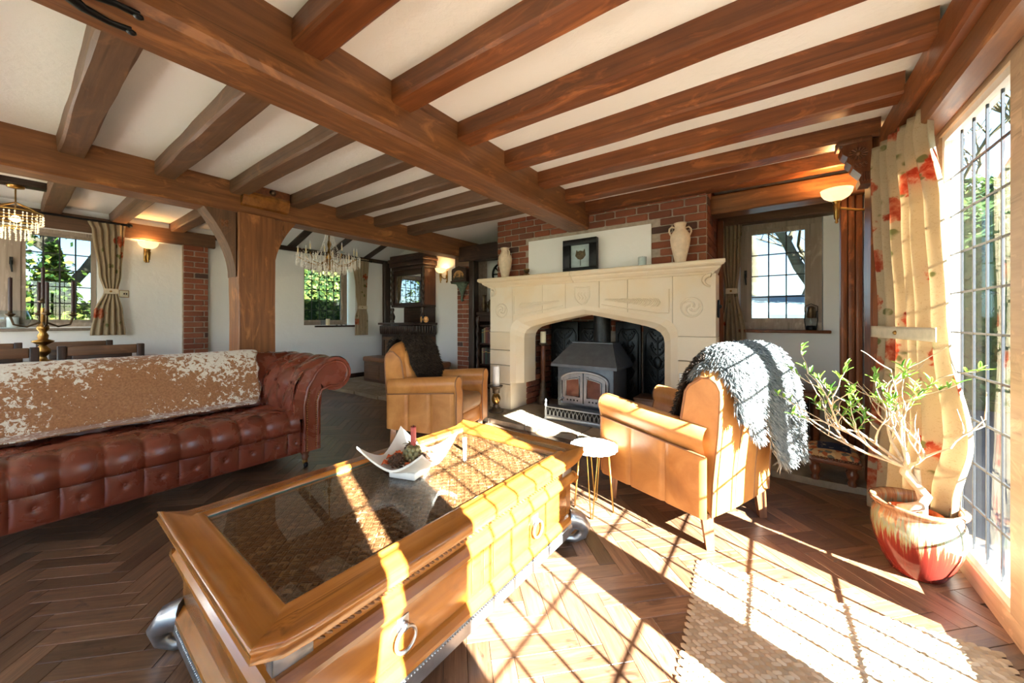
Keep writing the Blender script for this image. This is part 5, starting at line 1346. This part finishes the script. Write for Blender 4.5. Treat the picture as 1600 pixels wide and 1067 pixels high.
pole('black curtain pole over the dining window', (XL+.11, -.6, 2.31), (XL+.11, .92, 2.31), .012, M['iron'])
pole('black curtain pole over the chandelier window', (XL+.11, 3.0, 2.30), (XL+.11, 4.24, 2.30), .010, M['iron'])
pole('black curtain pole over the recess window', (-.47, 4.52, 2.29), (.45, 4.52, 2.29), .010, M['iron'], False)

# ================================================================ WALL LAMPS AND CHANDELIERS
M['alab'] = emit_glass('alabaster_lit', (1.0, .66, .27), .8)
def sconce(label, loc, rz, watts=1.7, reach=.13):
    t = thing('wall_lamp', label, 'wall lamp', loc, rz, 'brass wall lamps')
    MB().rbox(0, .012, -.022, .022, -.10, .10, .01).build('backplate', M['brass'], t)
    MB().ball((.015, 0, .0), .026, 10, 7, (.6, 1, 1.6)).build('boss', M['brass'], t); MB().ball((.012, 0, -.10), .016, 8, 6).build('finial', M['brass'], t)
    MB().tube([(.012, 0, -.01), (.04, 0, -.045), (.08, 0, -.04), (reach-.02, 0, -.01), (reach, 0, .0)], .009, 8).build('arm', M['brass'], t)
    MB().lathe([(.004, -.125), (.012, -.115), (.008, -.10), (.016, -.085), (.02, -.03), (.024, .01), (.018, .02), (.022, .035), (.03, .045), (.012, .05)], 14, (reach, 0, 0)).build('torch_stem', M['brass'], t)
    MB().lathe([(.02, .05), (.045, .058), (.075, .078), (.092, .105), (.098, .135), (.094, .135), (.086, .105), (.07, .082), (.04, .064), (.001, .06)], 24, (reach, 0, 0), cap=False).build('glass_bowl', M['alab'], t)
    l = bpy.data.objects.new('bulb', bpy.data.lights.new('bulb', 'POINT')); col.objects.link(l); l.parent = t
    l.location = (reach, 0, .108); l.data.energy = watts; l.data.color = (1, .62, .28); l.data.shadow_soft_size = .02
    return t
sconce('brass wall lamp with glowing bowl between dining window and brick pier', (XL, 1.08, 2.0), 0)
q = onY(699, 424, YB)
sconce('brass wall lamp with glowing bowl between the dresser and the clock', (q.x, YB, 1.94), math.radians(-112))
sconce('brass wall lamp with glowing bowl beneath the carved corbel', (.598, 3.75, 2.02), PI, 4.0, .20)

def drops(mb, c, r, z0, z1, n, size, rr):
    for i in range(n):
        a = 2*PI*i/n+rr.uniform(-.05, .05); k = int((z1-z0)/(size*1.6))
        for j in range(max(1, k)):
            z = z0+(z1-z0)*j/max(1, k); x, y = c[0]+r*math.cos(a), c[1]+r*math.sin(a); s_ = size*rr.uniform(.7, 1.1)
            mb.add([(x, y, z+s_), (x+s_*.5, y, z), (x, y+s_*.5, z), (x-s_*.5, y, z), (x, y-s_*.5, z), (x, y, z-s_)], [(0,1,2),(0,2,3),(0,3,4),(0,4,1),(5,2,1),(5,3,2),(5,4,3),(5,1,4)])
bc_ = thing('crystal_chandelier', 'large brass and crystal chandelier in front of the far window', 'chandelier', (-5.30, 2.80, 1.86))
rr = random.Random(6)
MB().lathe([(.01, .02), (.04, .05), (.03, .10), (.015, .16), (.05, .20), (.03, .26), (.015, .34), (.03, .40), (.012, .46), (.012, .60)], 14).build('stem', M['brass'], bc_)
MB().tube([(0, 0, .58), (0, 0, .84)], .008, 6).build('chain', M['brass'], bc_); MB().lathe([(.06, .84), (.05, .875), (.01, .88)], 16).build('ceiling_rose', M['brass'], bc_)
for i in range(10):
    a = 2*PI*i/10; c, s = math.cos(a), math.sin(a); rad = .40 if i % 2 else .34; zz = .22 if i % 2 else .27
    ar = MB().tube([(.02*c, .02*s, .18), (.14*c, .14*s, .09), (.28*c, .28*s, .11), (rad*c, rad*s, zz-.04)], .007, 6).build('arm', M['brass'], bc_)
    sub(MB().lathe([(.006, zz-.04), (.038, zz-.03), (.04, zz-.025), (.012, zz-.02), (.011, zz+.0)], 10, (rad*c, rad*s, 0)), 'drip_pan', M['clear'], ar)
    sub(MB().lathe([(.010, zz), (.010, zz+.07), (.007, zz+.075)], 8, (rad*c, rad*s, 0)), 'candle_tube', M['waxcream'], ar)
    sub(MB().lathe([(.004, zz+.07), (.009, zz+.09), (.001, zz+.12)], 8, (rad*c, rad*s, 0)), 'bulb', M['wax'], ar)
d = MB()
for (r, z0, z1, n, s_) in ((.42, .08, .24, 44, .013), (.36, .05, .22, 40, .013), (.30, .02, .20, 36, .013), (.22, -.02, .16, 30, .014), (.14, -.04, .12, 20, .014), (.06, -.06, .10, 10, .015)): drops(d, (0, 0), r, z0, z1, n, s_, rr)
for i in range(16):
    a = 2*PI*i/16
    for j in range(16):
        t = j/15; r = .05+.12*t**1.6; drops(d, (r*math.cos(a), r*math.sin(a)), 0.0, .56-.34*t, .56-.34*t, 1, .009, rr)
for i in range(10):
    a = 2*PI*i/10+.3
    for j in range(12):
        t = j/11; r = .16+.22*t; drops(d, (r*math.cos(a), r*math.sin(a)), 0, .26-.10*math.sin(PI*t)+.02*t, .26-.1*math.sin(PI*t), 1, .008, rr)
d.build('crystal_drops', M['crystal'], bc_, kind='stuff')
sc_ = thing('crystal_chandelier', 'small tiered crystal pendant glowing above the dining table', 'chandelier', (-5.60, .075, 1.89))
MB().lathe([(.055, .478), (.05, .46), (.012, .45)], 16).build('ceiling_rose', M['brass'], sc_); MB().tube([(0, 0, .45), (0, 0, .33)], .006, 6).build('chain', M['brass'], sc_)
for i in range(6):
    a = PI*i/3; MB().tube([(0, 0, .33), (.08*math.cos(a), .08*math.sin(a), .29), (.15*math.cos(a), .15*math.sin(a), .245)], .005, 6).build('spoke', M['brass'], sc_)
for r, z in ((.155, .245), (.125, .17), (.075, .10)): MB().tube([(r*math.cos(2*PI*i/28), r*math.sin(2*PI*i/28), z) for i in range(28)], .006, 6, True).build('tier_ring', M['gold'], sc_)
d = MB(); M['crystallit'] = plain('lit_crystal', (.9, .8, .68), .08, .2, .9, .2, 40, Emission_Color=(1, .72, .38, 1), Emission_Strength=.5)
for (r, z0, z1, n) in ((.158, .15, .245, 30), (.128, .08, .17, 24), (.078, .0, .10, 16)): drops(d, (0, 0), r, z0, z1, n, .012, rr)
d.build('crystal_drops', M['crystallit'], sc_, kind='stuff')
MB().ball((0, 0, .18), .03).build('bulb', emit_glass('warm_bulb', (1, .75, .4), 9), sc_)

# ================================================================ DINING END
dt = thing('dining_table', 'long dark oak dining table behind the sofa', 'dining table', (-5.42, -.05, 0))
MB().rbox(-.36, .36, -1.15, 1.08, .72, .76, .006).build('top', M['darky'], dt)
MB().box(-.28, .28, -1.02, .95, .63, .72).build('apron', M['darky'], dt)
for x in (-.26, .26):
    for y in (-1.0, .92): MB().lathe([(.05, 0), (.04, .05), (.03, .1), (.055, .25), (.03, .4), (.05, .52), (.05, .66)], 12, (x, y, 0)).build('leg', M['darkz'], dt)
def dchair(loc, rz, label):
    t = thing('dining_chair', label, 'chair', loc, rz, 'dark oak dining chairs')      # faces +x locally
    for s in (-1, 1):
        MB().rbox(-.235, -.19, s*.235-.025, s*.235+.025, 0, .93, .006).build('rear_leg', M['darkz'], t)
        MB().rbox(.17, .21, s*.23-.022, s*.23+.022, 0, .44, .006).build('front_leg', M['darkz'], t)
        MB().rbox(-.19, .17, s*.23-.015, s*.23+.015, .14, .17, .004).build('stretcher', M['darkx'], t)
    MB().rbox(-.23, .22, -.255, .255, .43, .475, .012).build('seat', M['darkx'], t)
    b = MB().rbox(-.225, -.20, -.21, .21, .845, .925, .006).build('top_rail', M['oakdy'], t)
    sub(MB().rbox(-.219, -.204, -.18, .18, .52, .85, .006), 'back_panel', M['darky'], b)
    MB().rbox(-.225, -.20, -.21, .21, .50, .56, .006).build('lower_rail', M['darky'], t)
    return t
dchair((-5.08, .53, 0), PI, 'dark oak dining chair back nearest the central post')
dchair((-5.08, -.08, 0), PI, 'dark oak dining chair back at the left frame edge')
dchair((-5.76, .46, 0), 0, 'dark oak dining chair under the window nearest the curtain')
dchair((-5.76, -.14, 0), 0, 'dark oak dining chair under the window by the glass hurricane')
cd = thing('candelabra', 'tall brass candelabra standing on the dining table', 'candelabra', (-5.40, .22, .76))
MB().lathe([(.075, 0), (.07, .015), (.03, .03), (.02, .06), (.045, .09), (.05, .12), (.02, .16), (.065, .19), (.068, .20), (.03, .215), (.035, .25), (.02, .28), (.04, .31), (.035, .34), (.015, .36), (.014, .50)], 18).build('stem', M['brass'], cd)
k = 0
for (a, r, zt) in ((0, 0, .56), (PI/2, .175, .44), (-PI/2, .175, .44), (0.15, .12, .45), (PI+.15, .12, .45)):
    c, s = math.cos(a), math.sin(a)
    if r: MB().tube([(0, 0, .38), (r*.5*c, r*.5*s, .33), (r*.9*c, r*.9*s, .35), (r*c, r*s, zt-.02)], .008, 6).build('arm', M['bronze'], cd)
    MB().lathe([(.012, zt-.02), (.032, zt), (.03, zt+.005), (.014, zt+.008), (.014, zt+.03)], 12, (r*c, r*s, 0)).build('candle_cup', M['bronze'], cd)
    cn = thing('taper_candle', ['dark taper candle at the centre of the candelabra', 'dark taper candle on the right arm of the candelabra', 'dark taper candle on the left arm of the candelabra', 'dark taper candle on the near arm of the candelabra', 'dark taper candle on the window side arm of the candelabra'][k], 'candle', (-5.40+r*c, .22+r*s, .76+zt+.01), 0, 'candles of the candelabra'); candle(cn, 0, 0, 0, [.30, .31, .31, .27, .28][k], .012, M['waxdark'], 'wax'); k += 1
hu = thing('hurricane_lantern', 'round clear glass candle bowl on the dining window sill', 'candle holder', (XL+.0, .07, 1.06))
MB().lathe([(.07, 0), (.085, .005), (.118, .07), (.12, .11), (.095, .19), (.092, .19), (.116, .11), (.114, .07), (.08, .012), (.001, .01)], 24, cap=False).build('glass_bowl', M['clear'], hu); candle(hu, 0, 0, .011, .12, .04, M['wax'])
sw = thing('light_switch', 'brass double light switch beside the dining curtain', 'switch', (XL, .885, 1.475)); MB().rbox(0, .008, -.043, .043, -.045, .045, .004).build('plate', M['brass'], sw)
MB().rbox(.006, .010, -.036, .036, -.038, .038, .003).build('inner_plate', plain('cream_plate', (.75, .72, .55), .4), sw)
for y in (-.0, .02): MB().rbox(.008, .016, y-.006, y+.006, -.01, .01, .002).build('rocker', M['iron'], sw)
# chandelier window sill things
for k, (y, lab, r, h) in enumerate([(3.36, 'clear glass tumbler on the chandelier window sill', .035, .10), (3.45, 'white pillar candle on the chandelier window sill', .035, .12)]):
    t = thing('tumbler' if k == 0 else 'pillar_candle', lab, 'glass' if k == 0 else 'candle', (XL-.03, y, 1.052))
    if k == 0: MB().lathe([(.03, 0), (.036, .09), (.034, .09), (.028, .004), (.001, .004)], 16, cap=False).build('vessel', M['clear'], t)
    else: candle(t, 0, 0, 0, h, r, M['waxcream'], 'wax')
for k in range(3):
    t = thing('tealight', f'{ordn[k]} little tealight from the glass on the chandelier window sill', 'candle', (XL-.01, 3.60+.09*k, 1.052)); MB().lathe([(.02, 0), (.02, .016), (.017, .016), (.016, .012), (.001, .012)], 14).build('cup', M['steel'], t)
# recess window lantern
ln = thing('storm_lantern', 'small dark metal lantern on the recess window sill', 'lantern', (.305, 4.665, 1.05))
MB().lathe([(.042, 0), (.045, .01), (.045, .035), (.035, .045)], 16).build('base', M['iron'], ln); MB().lathe([(.034, .045), (.04, .08), (.034, .12)], 16, cap=False).build('glass_globe', M['clear'], ln)
MB().lathe([(.036, .12), (.042, .125), (.032, .20), (.034, .22), (.02, .235), (.001, .24)], 16).build('hood', M['bronze'], ln)
MB().tube([(-.05, 0, .18), (-.05, 0, .235), (0, 0, .262), (.05, 0, .235), (.05, 0, .18)], .003, 6).build('handle', M['iron'], ln)
for s in (-1, 1): MB().tube([(s*.042, 0, .02), (s*.05, 0, .1), (s*.044, 0, .19)], .004, 6).build('side_rail', M['iron'], ln)

# ================================================================ DRESSER, BENCH, BOOKCASE, CLOCK
dr = thing('carved_dresser', 'tall black carved oak dresser with mirror and columns in the corner', 'dresser', (-5.56, 4.42, ZH))
def dbox(nm, x0, x1, y0, y1, z0, z1, mat='darkx', r=.006): return MB().rbox(x0, x1, y0, y1, z0, z1, r).build(nm, M[mat], dr, world=True)
dbox('base_cabinet', -6.03, -5.08, 4.19, 4.68, .05, .88); dbox('frieze', -6.05, -5.06, 4.17, 4.68, .88, 1.05); dbox('shelf', -6.08, -5.04, 4.14, 4.685, 1.06, 1.098)
gd = []
for i in range(17): MB().tube([(-6.02+.058*i, 4.165, .90), (-6.0+.058*i, 4.15, .97), (-6.0+.058*i, 4.148, 1.04)], [.016, .024, .022], 7).build('gadroon', M['darkx'], dr, world=True)
for i in range(8): MB().tube([(-5.06, 4.20+.06*i, .90), (-5.045, 4.21+.06*i, .97), (-5.045, 4.21+.06*i, 1.04)], [.016, .024, .022], 7).build('gadroon', M['darkx'], dr, world=True)
for k in range(2):
    x0 = -5.98+.46*k; d_ = dbox('door', x0, x0+.42, 4.178, 4.195, .12, .84, 'oakdz'); MiD = Matrix.Translation(-dr.location)
    sub(MB(MiD).tube([(x0+.05, 4.175, .18), (x0+.37, 4.175, .18), (x0+.37, 4.175, .78), (x0+.05, 4.175, .78)], .012, 6, True), 'door_moulding', M['darkx'], d_)
dbox('side_panel', -5.10, -5.075, 4.25, 4.66, .15, .84, 'mahz'); dbox('upper_side', -5.12, -5.095, 4.41, 4.69, 1.42, 2.34, 'mahz'); dbox('upper_side', -5.985, -5.96, 4.41, 4.69, 1.42, 2.34, 'mahz')
dbox('upper_back', -5.98, -5.10, 4.66, 4.69, 1.1, 2.34); dbox('upper_shelf', -5.99, -5.09, 4.37, 4.69, 1.39, 1.43)
MB().box(-5.90, -5.18, 4.43, 4.44, 1.47, 1.99).build('mirror', M['mirror'], dr, world=True)
for (a, b, c, d2) in ((-5.96, -5.12, 1.42, 1.475), (-5.96, -5.12, 1.985, 2.10), (-5.96, -5.90, 1.475, 1.985), (-5.18, -5.12, 1.475, 1.985)): dbox('mirror_frame', a, b, 4.41, 4.45, c, d2)
for z0, z1, o_ in ((2.09, 2.15, .0), (2.15, 2.24, .03), (2.24, 2.30, .05), (2.30, 2.37, .02)): dbox('cornice', -6.0-o_, -5.08+o_, 4.38-o_, 4.69, z0, z1, 'darkx', .012)
for i in range(14): MB().ball((-5.97+.063*i, 4.365, 2.20), .028, 8, 6, (1, .5, 1.1)).build('acanthus', M['darkx'], dr, world=True)
for x in (-5.975, -5.105):
    prof_ = [(.03, 1.10), (.04, 1.11), (.025, 1.13), (.045, 1.17), (.05, 1.22), (.03, 1.27), (.02, 1.30), (.035, 1.34), (.03, 1.38)]
    MB().lathe(prof_, 14, (x, 4.39, 0)).build('baluster', M['darkz'], dr, world=True)
    MB().grid(lambda u, v, x=x: (x+(.028+.008*math.sin(2*PI*u*3+v*34))*math.cos(2*PI*u), 4.39+(.028+.008*math.sin(2*PI*u*3+v*34))*math.sin(2*PI*u), 1.43+.66*v), 18, 60, cu=True).build('twisted_column', M['darkz'], dr, world=True)
q = onY(662, 497, 4.26)
ag = thing('agate_ornament', 'pair of amber agate discs on the dresser shelf', 'ornament', (q.x, 4.26, 1.098+ZH*0))
am = plain('amber_agate', (.62, .30, .09), .15, 0, .6, .4, 30, Emission_Color=(.6, .25, .05, 1), Emission_Strength=.0)
for s in (-1, 1): MB(TR(s*.055, 0, .062, rz=s*.3, rx=PI/2)).lathe([(.001, -.008), (.05, -.008), (.056, 0), (.05, .008), (.001, .008)], 20).build('agate_disc', am, ag)
MB().rbox(-.03, .03, -.02, .02, 0, .13, .006).build('stand', M['iron'], ag)
bn = thing('storage_bench', 'low brown leather topped bench in front of the dresser', 'bench', (-5.09, 3.96, ZH))
MB().rbox(-.94, .95, -.14, .15, .0, .36, .008).build('chest', M['oakdx'], bn); MB().rbox(-.96, .97, -.16, .17, .355, .445, .03, 3).build('padded_lid', M['welt'], bn)
for k in range(4): MB().rbox(-.90+.47*k, -.48+.47*k, -.148, -.138, .06, .31, .004).build('front_panel', M['oakdx'], bn)
bk = thing('bookcase', 'dark carved bookcase in the alcove beside the fireplace', 'bookcase', (-3.345, 4.45, ZH))
MB().rbox(-.40, .37, .20, .22, 0, 1.2, .004).build('back', M['darkz'], bk)
for x in (-.40, .33): MB().rbox(x, x+.04, -.14, .21, 0, 1.2, .006).build('side', M['darkz'], bk)
for z in (.05, .40, .72, 1.0): MB().rbox(-.36, .33, -.13, .2, z, z+.025, .004).build('shelf', M['darkx'], bk)
MB().rbox(-.40, .385, -.17, .22, 1.17, 1.225, .01).build('top', M['darkx'], bk); MB().rbox(-.36, .33, -.145, -.13, 1.08, 1.17, .004).build('frieze_board', M['darkx'], bk)
MB().grid(lambda u, v: (-.38+(.026+.007*math.sin(2*PI*u*2+v*40))*math.cos(2*PI*u), -.15+(.026+.007*math.sin(2*PI*u*2+v*40))*math.sin(2*PI*u), .05+1.1*v), 16, 70, cu=True).build('carved_pilaster', M['darkz'], bk)
rr = random.Random(9); bcol = [(.20, .06, .04), (.06, .09, .07), (.25, .19, .10), (.08, .06, .05), (.30, .25, .17), (.12, .05, .05)]
bm_ = [plain(f'book_cloth_{i}', c, .7) for i, c in enumerate(bcol)]; gilt_ = M['gold']
names_ = ['red', 'green', 'tan', 'black', 'cream', 'maroon']; ZS = [.745, .425]
for sh_, z in enumerate(ZS):
    x = -.33; n_ = 0
    while x < .02 and n_ < 7:
        w_ = rr.uniform(.028, .05); h = rr.uniform(.19, .25); i = rr.randrange(6)
        b_ = thing('book', f'{names_[i]} book, {ordn[n_]} from the pilaster on the {"upper" if sh_ == 0 else "lower"} bookcase shelf', 'book', (-3.345+x+w_/2, 4.40, ZH+z), 0, 'books in the alcove bookcase')
        MB().rbox(-w_/2, w_/2, -.07, .08, 0, h, .003).build('cover', bm_[i], b_); MB().box(-w_/2+.003, w_/2-.003, -.066, .081, .003, h+.0005).build('pages', M['waxcream'], b_)
        MB().box(-w_/2, w_/2, -.0712, -.0695, h*.75, h*.78).build('gilt_band', gilt_, b_); x += w_+.002; n_ += 1
for (x, lab) in ((-3.70, 'slim flared bronze vase on the alcove bookcase'), (-3.56, 'bronze jug beside the slim vase on the alcove bookcase')):
    t = thing('bronze_vase', lab, 'vase', (x, 4.42, ZH+1.225))
    if x < -3.6:
        MB().lathe([(.045, 0), (.03, .01), (.025, .03), (.045, .07), (.04, .12), (.022, .2), (.03, .25), (.04, .265), (.03, .262), (.001, .2)], 18).build('body', M['bronze'], t)
    else:
        MB().lathe([(.04, 0), (.03, .02), (.06, .08), (.05, .14), (.03, .17), (.04, .19), (.03, .188), (.001, .15)], 18).build('body', M['bronze'], t); MB().tube([(-.035, 0, .17), (-.085, 0, .15), (-.08, 0, .09), (-.055, 0, .07)], .007, 6).build('handle', M['bronze'], t)
# bracket clock
ck = thing('bracket_clock', 'dark wooden clock with an arched painted dial on the brick pier', 'clock', (-4.02, 4.285, 1.745))
MB().prism([(-.155, .0), (.155, .0), (.155, .19), (.14, .215), (0, .255), (-.14, .215), (-.155, .19)], -.105, -.0, 'y').build('case', M['darkx'], ck)
MB().rbox(-.17, .17, -.12, 0, -.0, .025, .006).build('plinth', M['darkx'], ck)
dial = [(.115*math.cos(PI*i/18), .07+.115*math.sin(PI*i/18)) for i in range(19)]+[(-.115, .04), (.115, .04)]
def dial_mat():
    m, N, L, b = new_mat('painted_dial'); setp(b, .5, 0, .3); v = coords(N, L); n = noise_(N, L, v, 16, 4, .7, 1.0); sp = N.new('ShaderNodeSeparateXYZ'); L.new(v, sp.inputs[0])
    c = ramp(N, L, mathn(N, L, 'ADD', mathn(N, L, 'MULTIPLY', sp.outputs[2], 4.0), mathn(N, L, 'MULTIPLY', mathn(N, L, 'SUBTRACT', n, .5), 1.1)), [(.25, (.035, .03, .02)), (.42, (.16, .09, .035)), (.5, (.44, .23, .08)), (.9, (.52, .27, .09))]); L.new(c, b.inputs['Base Color']); return m
MB().prism(dial, -.112, -.104, 'y').build('dial', dial_mat(), ck)
wb = thing('clock_bracket', 'green bronze scrolled bracket under the clock', 'bracket', (-4.02, 4.285, 1.45)); vg = plain('verdigris', (.09, .12, .08), .5, .4, .5, .5, 30)
MB().lathe([(.13, .29), (.12, .275), (.10, .25), (.085, .2), (.05, .16), (.03, .12)], 20, (0, -.105+.0, 0)).v
MB(TR(0, -.045, 0)).grid(lambda u, v: ((.135-.10*v**.8)*math.cos(PI+PI*u), .03+(.10-.07*v)*math.sin(PI+PI*u), .293-.17*v), 18, 8).build('shell', vg, wb)
MB().rbox(-.15, .15, -.13, 0, .275, .294, .005).build('shelf', vg, wb); MB().tube([(0, -.03, .16), (.012, -.035, .08), (-.008, -.03, .03), (.006, -.022, 0)], [.032, .022, .018, .022], 8).build('tail_scroll', vg, wb)

# ================================================================ OUTDOORS
grass = plain('lawn', (.03, .05, .014), .95, 0, .1, .4, 3, .5, 30)
g_ = MB().box(-40, 40, -30, 50, -.5, -.16).build('ground', grass); struct(g_, 'lawn outside the windows')
pat = plain('patio_stone', (.05, .05, .055), .85, 0, .2, .2, 3)
struct(MB().box(.82, 4.5, -6, 8, -.155, -.12).build('patio', pat), 'stone patio outside the tall glazing')
barkm = plain('mossy_bark', (.10, .085, .05), .9, 0, .1, .4, 5)
def bare_tree(label, loc, h, seed, n0=5, r0=.16, spread=.55):
    t = thing('bare_tree', label, 'tree', loc, 0, 'trees outside'); rr = random.Random(seed)
    tk = MB(); bb = MB()
    def grow(p, d, l, r, dep, mb):
        pts = [p.copy()]; q = p.copy(); dd = d.copy(); n = 4
        for i in range(n):
            dd = (dd+Vector((rr.uniform(-.16, .16), rr.uniform(-.16, .16), rr.uniform(-.05, .12)))).normalized(); q = q+dd*l/n; pts.append(q.copy())
        mb.tube(pts, [r*(1-.10*i) for i in range(n+1)], 5 if dep < 3 else 7)
        if dep == 0: return
        for k in range(4 if dep > 1 else 5):
            a = rr.uniform(0, 6.28); nd = (dd*.75+Vector((math.cos(a), math.sin(a), rr.uniform(-.1, .5)))*spread).normalized(); grow(pts[rr.randint(2, n)], nd, l*rr.uniform(.5, .72), r*.52, dep-1, bb)
    grow(Vector((0, 0, 0)), Vector((0, 0, 1)), h*.45, r0, 4, tk)
    tk.build('trunk', barkm, t); bb.build('branches', barkm, t, kind='stuff'); return t
def foliage_mat(name, a, b_, c):
    m, N, L, b = new_mat(name); setp(b, .7, 0, .2); ge = N.new('ShaderNodeNewGeometry'); cc = ramp(N, L, ge.outputs['Random Per Island'], [(0, a), (.6, b_), (1, c)]); L.new(cc, b.inputs['Base Color'])
    t_ = N.new('ShaderNodeBsdfTranslucent'); L.new(cc, t_.inputs[0]); mx = N.new('ShaderNodeMixShader'); mx.inputs[0].default_value = .3; L.new(b.outputs[0], mx.inputs[1]); L.new(t_.outputs[0], mx.inputs[2]); L.new(mx.outputs[0], N['Material Output'].inputs[0]); return m
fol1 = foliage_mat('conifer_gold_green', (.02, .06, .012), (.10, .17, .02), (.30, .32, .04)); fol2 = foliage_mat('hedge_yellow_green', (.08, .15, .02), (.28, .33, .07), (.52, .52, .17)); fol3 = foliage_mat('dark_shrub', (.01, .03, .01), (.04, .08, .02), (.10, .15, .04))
def leaves(t, mat, fn, n, s_, seed, droop=.3):
    rr = random.Random(seed); vs, fs = [], []
    for i in range(n):
        p = Vector(fn(rr)); d = Vector((rr.uniform(-1, 1), rr.uniform(-1, 1), rr.uniform(-.6, .5)-droop)).normalized(); q = d.orthogonal().normalized(); q.rotate(Matrix.Rotation(rr.uniform(0, 6.28), 3, d)); l = s_*rr.uniform(.6, 1.4); k = len(vs)
        vs += [p, p+d*l*.5+q*l*.28, p+d*l, p+d*l*.5-q*l*.28]; fs.append((k, k+1, k+2, k+3))
    me = bpy.data.meshes.new('foliage'); me.from_pydata([tuple(v) for v in vs], [], fs); me.materials.append(mat); o = bpy.data.objects.new('foliage', me); col.objects.link(o); o.parent = t; o['kind'] = 'stuff'
def conifer(label, loc, h, r, seed, mat=None, n=16000):
    t = thing('conifer', label, 'tree', loc, 0, 'trees outside'); MB().tube([(0, 0, 0), (0, 0, h*.95)], [.16, .02], 7).build('trunk', barkm, t)
    def fn(rr):
        k = rr.random()**.7; z = h*(.06+.92*(1-k)) if False else h*(.04+.95*rr.random()); lay = (z*2.1) % 1.0; R_ = r*(1-z/h)**.75*(.55+.5*(1-lay)); a = rr.uniform(0, 6.28); q = math.sqrt(rr.random()); rr2 = R_*q*(.8+.3*math.sin(a*7+z*3)); return (rr2*math.cos(a), rr2*math.sin(a), z-.35*q*(1-lay)*.6)
    leaves(t, mat or fol1, fn, n, .11, seed); return t
def shrub(label, loc, sx, sy, sz, seed, mat, n=5000, s_=.12, name='shrub'):
    t = thing(name, label, 'shrub', loc, 0, 'hedges and shrubs outside')
    if name == 'hedge':       # clipped, box shaped
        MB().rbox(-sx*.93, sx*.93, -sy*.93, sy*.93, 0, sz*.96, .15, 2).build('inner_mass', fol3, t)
        def bx(rr):
            p = [rr.uniform(-1, 1), rr.uniform(-1, 1), rr.uniform(-1, 1)]; k = rr.choice((0, 0, 1, 1, 2)); p[k] = 1 if k == 2 or rr.random() < .5 else -1
            b_ = rr.uniform(.93, 1.02); return (p[0]*sx*b_, p[1]*sy*b_, sz*.5+p[2]*sz*.5*b_)
        leaves(t, mat, bx, n, s_, seed); return t
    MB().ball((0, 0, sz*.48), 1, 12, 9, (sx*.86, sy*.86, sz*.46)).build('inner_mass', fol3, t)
    def fn(rr):
        a = rr.uniform(0, 6.28); c = rr.uniform(-1, 1); s2 = math.sqrt(1-c*c); k = rr.uniform(.85, 1.05); return (sx*k*s2*math.cos(a), sy*k*s2*math.sin(a), sz*.5+sz*.5*k*c)
    leaves(t, mat, fn, n, s_, seed); return t
conifer('golden green conifer left of the dining window view', (-10.2, -.45, -.16), 7.5, 1.8, 1)
conifer('golden green conifer low in the middle of the dining window view', (-12.2, .62, -.16), 2.9, .9, 2, n=8000)
bare_tree('bare spreading tree right of the conifers beyond the dining window', (-14.0, 1.25, -.16), 9.0, 4, r0=.22)
bare_tree('bare tree far behind the conifers beyond the dining window', (-18.0, .6, -.16), 10.0, 9, r0=.22)
shrub('grey green shrub low behind the dining window', (-13.2, 1.3, -.16), 1.2, 1.1, 1.75, 3, fol2, 3500)
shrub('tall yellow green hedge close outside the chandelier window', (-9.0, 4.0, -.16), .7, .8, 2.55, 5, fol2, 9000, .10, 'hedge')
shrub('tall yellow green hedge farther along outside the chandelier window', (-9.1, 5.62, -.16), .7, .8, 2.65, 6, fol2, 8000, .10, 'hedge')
bare_tree('mossy bare tree left in the recess window view', (-.22, 10.2, -.16), 8.5, 21, r0=.17, spread=.7)
bare_tree('mossy bare tree at the middle of the recess window view', (.20, 9.6, -.16), 9.0, 22, r0=.20, spread=.7)
bare_tree('thin bare tree right in the recess window view', (1.0, 12.5, -.16), 8.0, 23, r0=.14, spread=.75)
sd2 = thing('garden_shed', 'low pale blue grey flat roofed shed outside the recess window', 'shed', (.1, 8.3, -.16))
blue = plain('pale_blue_render', (.13, .20, .22), .8); MB().box(-2.2, .95, -.6, .6, 0, 1.34).build('wall', plain('pale_render', (.24, .29, .29), .8), sd2)
MB().prism([(-.75, 1.34), (-.75, 1.40), (.7, 1.80), (.7, 1.34)], -2.3, 1.05, 'x').build('roof', blue, sd2)
shrub('added dark yew hedge beyond the patio, a backdrop behind the glass', (3.4, 8.6, -.16), 2.1, .7, 3.3, 77, fol3, 16000, .10, 'hedge')  # added as a dark backdrop so the curtain's reflection shows in the glass
for k in range(4): shrub('added unseen yew hedge shading the patio from its right side, %s from the house' % ordn[k], (5.6+.1*k, 2.75+2.0*k, -.16), .7, .97, 4.2, 80+k, fol3, 5000, .14, 'hedge')  # out of view, added to keep the sun off the patio
bare_tree('bare tree beyond the tall glazing', (6.2, 19.0, -.16), 11.0, 31, r0=.2)
for k, (x, y) in enumerate([(5.4, 12.5), (7.0, 13.5), (4.2, 14.5)]): shrub(['dark evergreen shrub nearest beyond the patio', 'dark evergreen shrub farther right beyond the patio', 'dark evergreen shrub by the garden corner beyond the patio'][k], (x, y, -.16), 1.1, 1.0, 2.2, 40+k, fol3, 3500, .15)
